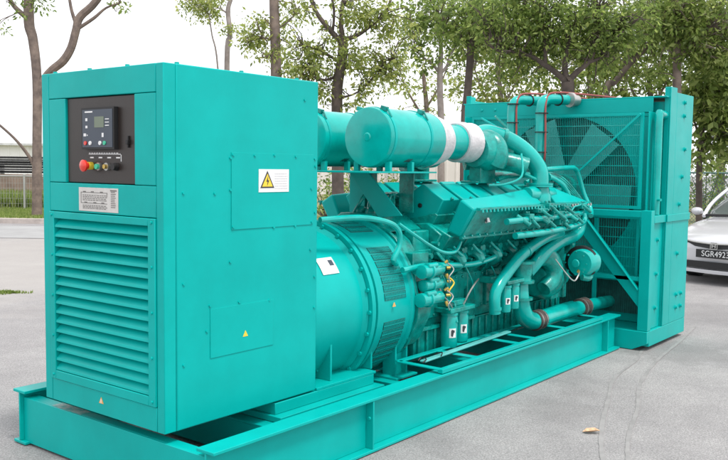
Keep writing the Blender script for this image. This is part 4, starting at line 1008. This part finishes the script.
tree('thin grey tree with a wavy stem right of the sapling', [(227, 215, 27, .09), (227, 60, 27, .085), (230, 35, 27, .08), (228, 10, 27, .075), (232, -10, 27, .06), (228, -60, 27, .04)], [[(228, 14, 27, .03), (220, 8, 27, .025)], [(229, 5, 27, .03), (233, -6, 27, .03)]],
     [(232, 28, 26.8, .28, 9), (224, 32, 27, .2, 5), (215, 0, 27, .35, 12), (235, -50, 27, 1.0, 50)], BL, LB, .12, 4)
tree('tree with one thick straight brown trunk behind the cabinet', [(276, 200, 18, .13), (276, 76, 18, .112), (275, 30, 18, .108), (274, 0, 18, .1), (273, -60, 18, .08)], [[(276, 40, 18, .02), (262, 38, 18, .015), (248, 42, 18, .01)], [(276, 55, 18, .02), (262, 58, 18, .012)], [(276, 30, 18, .02), (290, 20, 18, .015), (300, 6, 18, .012)]],
     [(255, 28, 18, .3, 16), (245, 42, 18, .28, 12), (264, 54, 18, .2, 9), (252, 34, 18, .35, 14), (262, 20, 18, .15, 5), (276, 55, 17.8, .22, 9), (285, 70, 18, .25, 10), (290, 12, 18, .25, 10), (284, 40, 18, .2, 8), (300, -10, 18, .6, 40), (250, -80, 18, 1, 50)], M['bark'], LB, .105, 5)
tree('open crowned forked tree behind the air filters', [(338, 200, 19, .14), (337, 105, 19, .125), (338, 82, 19, .12), (342, 60, 19, .115), (343, 40, 19, .10)],
     [[(341, 42, 19, .07), (330, 30, 19, .06), (318, 15, 19, .05), (312, 0, 19, .045), (310, -30, 19, .04)], [(343, 40, 19, .06), (356, 36, 19, .045), (368, 28, 19, .04), (385, 14, 19, .03), (392, -5, 19, .03)], [(333, 30, 19, .03), (334, 10, 19, .03), (330, -10, 19, .03)], [(343, 40, 19, .06), (341, 20, 19, .05), (345, -10, 19, .04)], [(340, 62, 19, .04), (322, 52, 19, .03), (303, 45, 19, .02)], [(340, 75, 19, .04), (325, 80, 19, .03), (312, 76, 19, .02)], [(340, 98, 19, .03), (358, 92, 19, .02), (380, 72, 19, .02), (392, 60, 19, .015)]],
     [(300, 55, 19, .5, 34), (315, 70, 19, .5, 38), (300, 78, 19, .35, 18), (325, 92, 19, .35, 18), (318, 45, 19, .35, 16), (345, 55, 18.8, .4, 24), (365, 60, 19, .45, 30), (385, 70, 19, .45, 34), (372, 80, 19, .4, 22), (395, 55, 19, .4, 20), (355, 15, 19, .6, 36), (375, 10, 19, .6, 36), (385, 28, 19, .5, 28), (345, -10, 19, .8, 50), (310, 5, 19, .4, 12), (402, 28, 19, .4, 18), (330, 30, 19, .3, 8), (296, 20, 19, .4, 10), (310, 95, 19, .35, 14), (355, 100, 19, .3, 12), (405, 85, 19, .2, 5), (385, -20, 19, .8, 50)], BD, LB, .115, 6)
tree('slender pale trunk forking low, left of the radiator', [(441, 200, 24, .11), (441, 120, 24, .095), (440, 95, 24, .09), (440, 72, 24, .085), (441, 50, 24, .06), (440, 20, 24, .05)], [[(440, 74, 24, .05), (434, 66, 24, .04), (424, 58, 24, .03), (415, 50, 24, .02)], [(440, 74, 24, .05), (447, 66, 24, .04), (450, 55, 24, .03), (458, 45, 24, .03)]],
     [(430, 55, 23.8, .45, 20), (415, 48, 24, .45, 22), (425, 30, 24, .7, 50), (440, 15, 24, .9, 80), (455, 35, 24, .6, 42), (415, 20, 24, .6, 36), (440, -15, 24, 1.2, 110), (455, 68, 24, .3, 8), (425, 70, 24, .22, 5), (470, 20, 24, .6, 40)], BL, LA, .15, 7)
tree('dark straight trunk beside the left edge of the radiator top', [(464, 220, 17, .10), (465, 120, 17, .085), (467, 98, 17, .08), (470, 60, 17, .075), (472, 20, 17, .07), (474, -30, 17, .05)], [[(471, 50, 17, .04), (455, 30, 17, .03), (440, 15, 17, .02)], [(471, 45, 17, .04), (490, 20, 17, .03), (505, 5, 17, .02)]],
     [(455, 25, 17, .5, 60), (475, 20, 16.8, .6, 80), (495, 15, 17, .6, 80), (440, 10, 17, .4, 30), (470, -15, 17, 1, 120), (458, 55, 17, .22, 10), (485, 50, 17, .3, 18), (500, 40, 17, .4, 30)], BD, LA, .12, 8)
tree('broad tree with spreading branches directly behind the radiator', [(568, 200, 14, .14), (568, 95, 14, .11), (567, 82, 14, .10)],
     [[(567, 84, 14, .06), (560, 76, 14, .05), (545, 65, 14, .045), (530, 56, 14, .035), (510, 52, 14, .03), (495, 50, 14, .02)], [(567, 84, 14, .06), (565, 68, 14, .045), (567, 50, 14, .035), (572, 30, 14, .03)], [(567, 84, 14, .06), (575, 74, 14, .05), (590, 60, 14, .04), (596, 40, 14, .035), (597, 10, 14, .03)], [(545, 65, 14, .04), (545, 45, 14, .03), (543, 20, 14, .02)], [(590, 62, 14, .03), (604, 55, 14, .02), (615, 35, 14, .02)]],
     [(510, 30, 14, .55, 120), (540, 20, 14, .6, 140), (570, 25, 13.8, .6, 130), (600, 20, 14, .6, 140), (520, 60, 14.2, .35, 44), (555, 50, 14.3, .45, 60), (585, 55, 14.3, .35, 40), (610, 45, 14, .45, 60), (500, 75, 14.4, .3, 22), (540, 75, 14.6, .28, 22), (630, 25, 14, .5, 90), (490, 10, 14, .5, 90), (560, -20, 14, 1.0, 240), (625, -15, 14, .8, 140), (600, 78, 14.8, .3, 20), (530, -5, 14, .5, 90)], BD, LA, .095, 9)
tree('slanting branched tree rising to the right behind the radiator', [(600, 220, 16, .09), (606, 96, 16, .06), (615, 82, 16, .055), (630, 64, 16, .05), (650, 44, 16, .045), (670, 25, 16, .04), (700, -10, 16, .03)], [[(630, 64, 16, .03), (628, 40, 16, .025), (625, 10, 16, .02)], [(650, 44, 16, .03), (652, 20, 16, .025), (660, -10, 16, .02)]],
     [(640, 30, 16, .6, 90), (665, 15, 16, .7, 120), (690, 30, 16, .6, 80), (635, 70, 16.4, .35, 28), (660, 65, 16.4, .3, 22), (650, -20, 16, 1.0, 150), (615, 60, 16.3, .3, 24)], B_, LC, .11, 10)
tree('straight brown trunk standing up behind the radiator right corner', [(676, 230, 15, .085), (677, 84, 15, .075), (677, 50, 15, .07), (676, 20, 15, .065), (676, -30, 15, .05)], [[(677, 60, 15, .03), (690, 45, 15, .02), (702, 40, 15, .015)], [(677, 40, 15, .03), (662, 25, 15, .02)]],
     [(695, 40, 15, .5, 90), (715, 55, 15, .5, 90), (675, 20, 14.8, .5, 90), (700, 10, 15, .7, 140), (728, 20, 15, .7, 120), (665, 70, 15, .22, 12), (650, 10, 15, .5, 70), (700, -30, 15, 1.0, 180)], B_, LC, .11, 11)
tree('leafy tree with long drooping leaves over the parked car', [(700, 300, 15.9, .07), (699, 200, 15.9, .06), (700, 150, 15.9, .05), (705, 110, 15.9, .045), (712, 60, 15.9, .035)], [[(700, 150, 15.9, .03), (712, 130, 15.9, .02), (724, 112, 15.9, .015)], [(700, 140, 15.9, .03), (694, 120, 15.9, .015)], [(705, 110, 15.9, .03), (735, 85, 15.9, .02), (760, 70, 15.9, .02)]],
     [(705, 85, 15.8, .4, 44), (720, 100, 15.6, .4, 44), (704, 120, 15.8, .35, 34), (722, 135, 15.8, .35, 26), (706, 148, 15.8, .28, 18), (700, 158, 15.7, .18, 8), (740, 100, 15.8, .6, 60), (745, 150, 15.8, .5, 34), (730, 70, 15.9, .5, 50), (712, 60, 16, .4, 30), (765, 60, 16, .9, 100), (735, 125, 15.7, .4, 24)], BD, LC, .17, 12)
# farther screen of trees behind
random.seed(20)
for k, (px, d, top, n, lm, lab) in enumerate([(500, 34, 30, 150, LB, 'hazy far tree showing between the radiator pipes and the dark trunk'), (590, 33, 30, 170, LB, 'hazy far tree above the middle of the radiator'), (650, 32, 20, 170, LA, 'far tree filling the gap under the slanting branch'), (720, 30, 20, 170, LA, 'far dense tree beyond the chain link fence at right'), (780, 28, 40, 170, LC, 'far tree beyond the fence, outermost at right'), (425, 38, 62, 36, LB, 'small hazy far tree between the pale forked trunk and filters')]):
    tree(lab, [(px, 190, d, .16), (px+2, 120, d, .12), (px-2, 70, d, .08)], [[(px, 120, d, .06), (px-18, 90, d, .04), (px-25, 70, d, .03)], [(px, 110, d, .06), (px+15, 85, d, .04), (px+25, 60, d, .03)]],
         [(px-25, 85, d, 1.0, n//4), (px+22, 80, d, 1.0, n//4), (px, 60, d, 1.3, n//3), (px-10, 105, d, .9, n//6), (px+12, 110, d, .9, n//6)]+([(px, top, d, 1.6, n//2), (px+30, top+20, d, 1.2, n//4), (px-30, top+15, d, 1.2, n//4)] if n > 100 else []), BL if k < 2 else B_, lm, .22, 30+k)
# shrubs low down between the trees, behind the yard
for k, (px, d, h, lab) in enumerate([(326, 24, 1.25, 'low bush glimpsed under the left air filter'), (355, 26, 1.5, 'brownish bush glimpsed under the filter platform'), (400, 26, 1.2, 'low bush seen between platform leg and turbocharger'), (650, 26, 2.3, 'bush behind the radiator right end'), (705, 24, 2.0, 'dark bush behind the chain link fence and car'), (745, 24, 2.1, 'dark bush behind the fence at the right picture edge')]):
    random.seed(50+k); b0 = ground(px, d, .1); root = empty('bush', b0, lab, 'bush', 'bushes behind the yard'); lv = MB(); st_ = MB()
    for j in range(70 if px < 600 else 110):
        dv = V((random.gauss(0, .5), random.gauss(0, .5), random.uniform(.15, 1)*h)); leaf_quads(lv, dv, 9, .2, .13)
        if j % 5 == 0: st_.tube([(0, 0, -.05), (dv.x*.5, dv.y*.5, dv.z*.6), dv], [.02, .012, .005], 5, 3)
    st_.build('stem', BD, root); lv.build('foliage', LA, root)

# ------------------------------------------------------------------ light
w = bpy.data.worlds.new('World'); bpy.context.scene.world = w; w.use_nodes = True; nt = w.node_tree; n = nt.nodes; Ls = nt.links
bg = n['Background']; sky = n.new('ShaderNodeTexSky'); sky.sky_type = 'NISHITA'; sky.sun_disc = False
SE, SA = R(66), R(-95)      # elevation, azimuth (math angle of the direction to the sun in XY)
sky.sun_elevation = SE; sky.sun_rotation = math.pi/2-SA; sky.dust_density = 6; sky.air_density = 1
mx = n.new('ShaderNodeMix'); mx.data_type = 'RGBA'; mx.inputs[0].default_value = .86; mx.inputs[7].default_value = (10.5, 10.6, 10.9, 1)
Ls.new(sky.outputs[0], mx.inputs[6]); Ls.new(mx.outputs[2], bg.inputs['Color']); bg.inputs['Strength'].default_value = .085
sun = bpy.data.lights.new('sun', 'SUN'); sun.energy = 1.5; sun.angle = R(11); sun.color = (1, .97, .92)
so = bpy.data.objects.new('sun', sun); C.objects.link(so)
sd = V((math.cos(SE)*math.cos(SA), math.cos(SE)*math.sin(SA), math.sin(SE))); so.rotation_euler = sd.to_track_quat('Z', 'Y').to_euler()
vs = bpy.context.scene.view_settings; vs.view_transform = 'Standard'; vs.look = 'None'; vs.gamma = 1; vs.use_curve_mapping = False; vs.exposure = .80
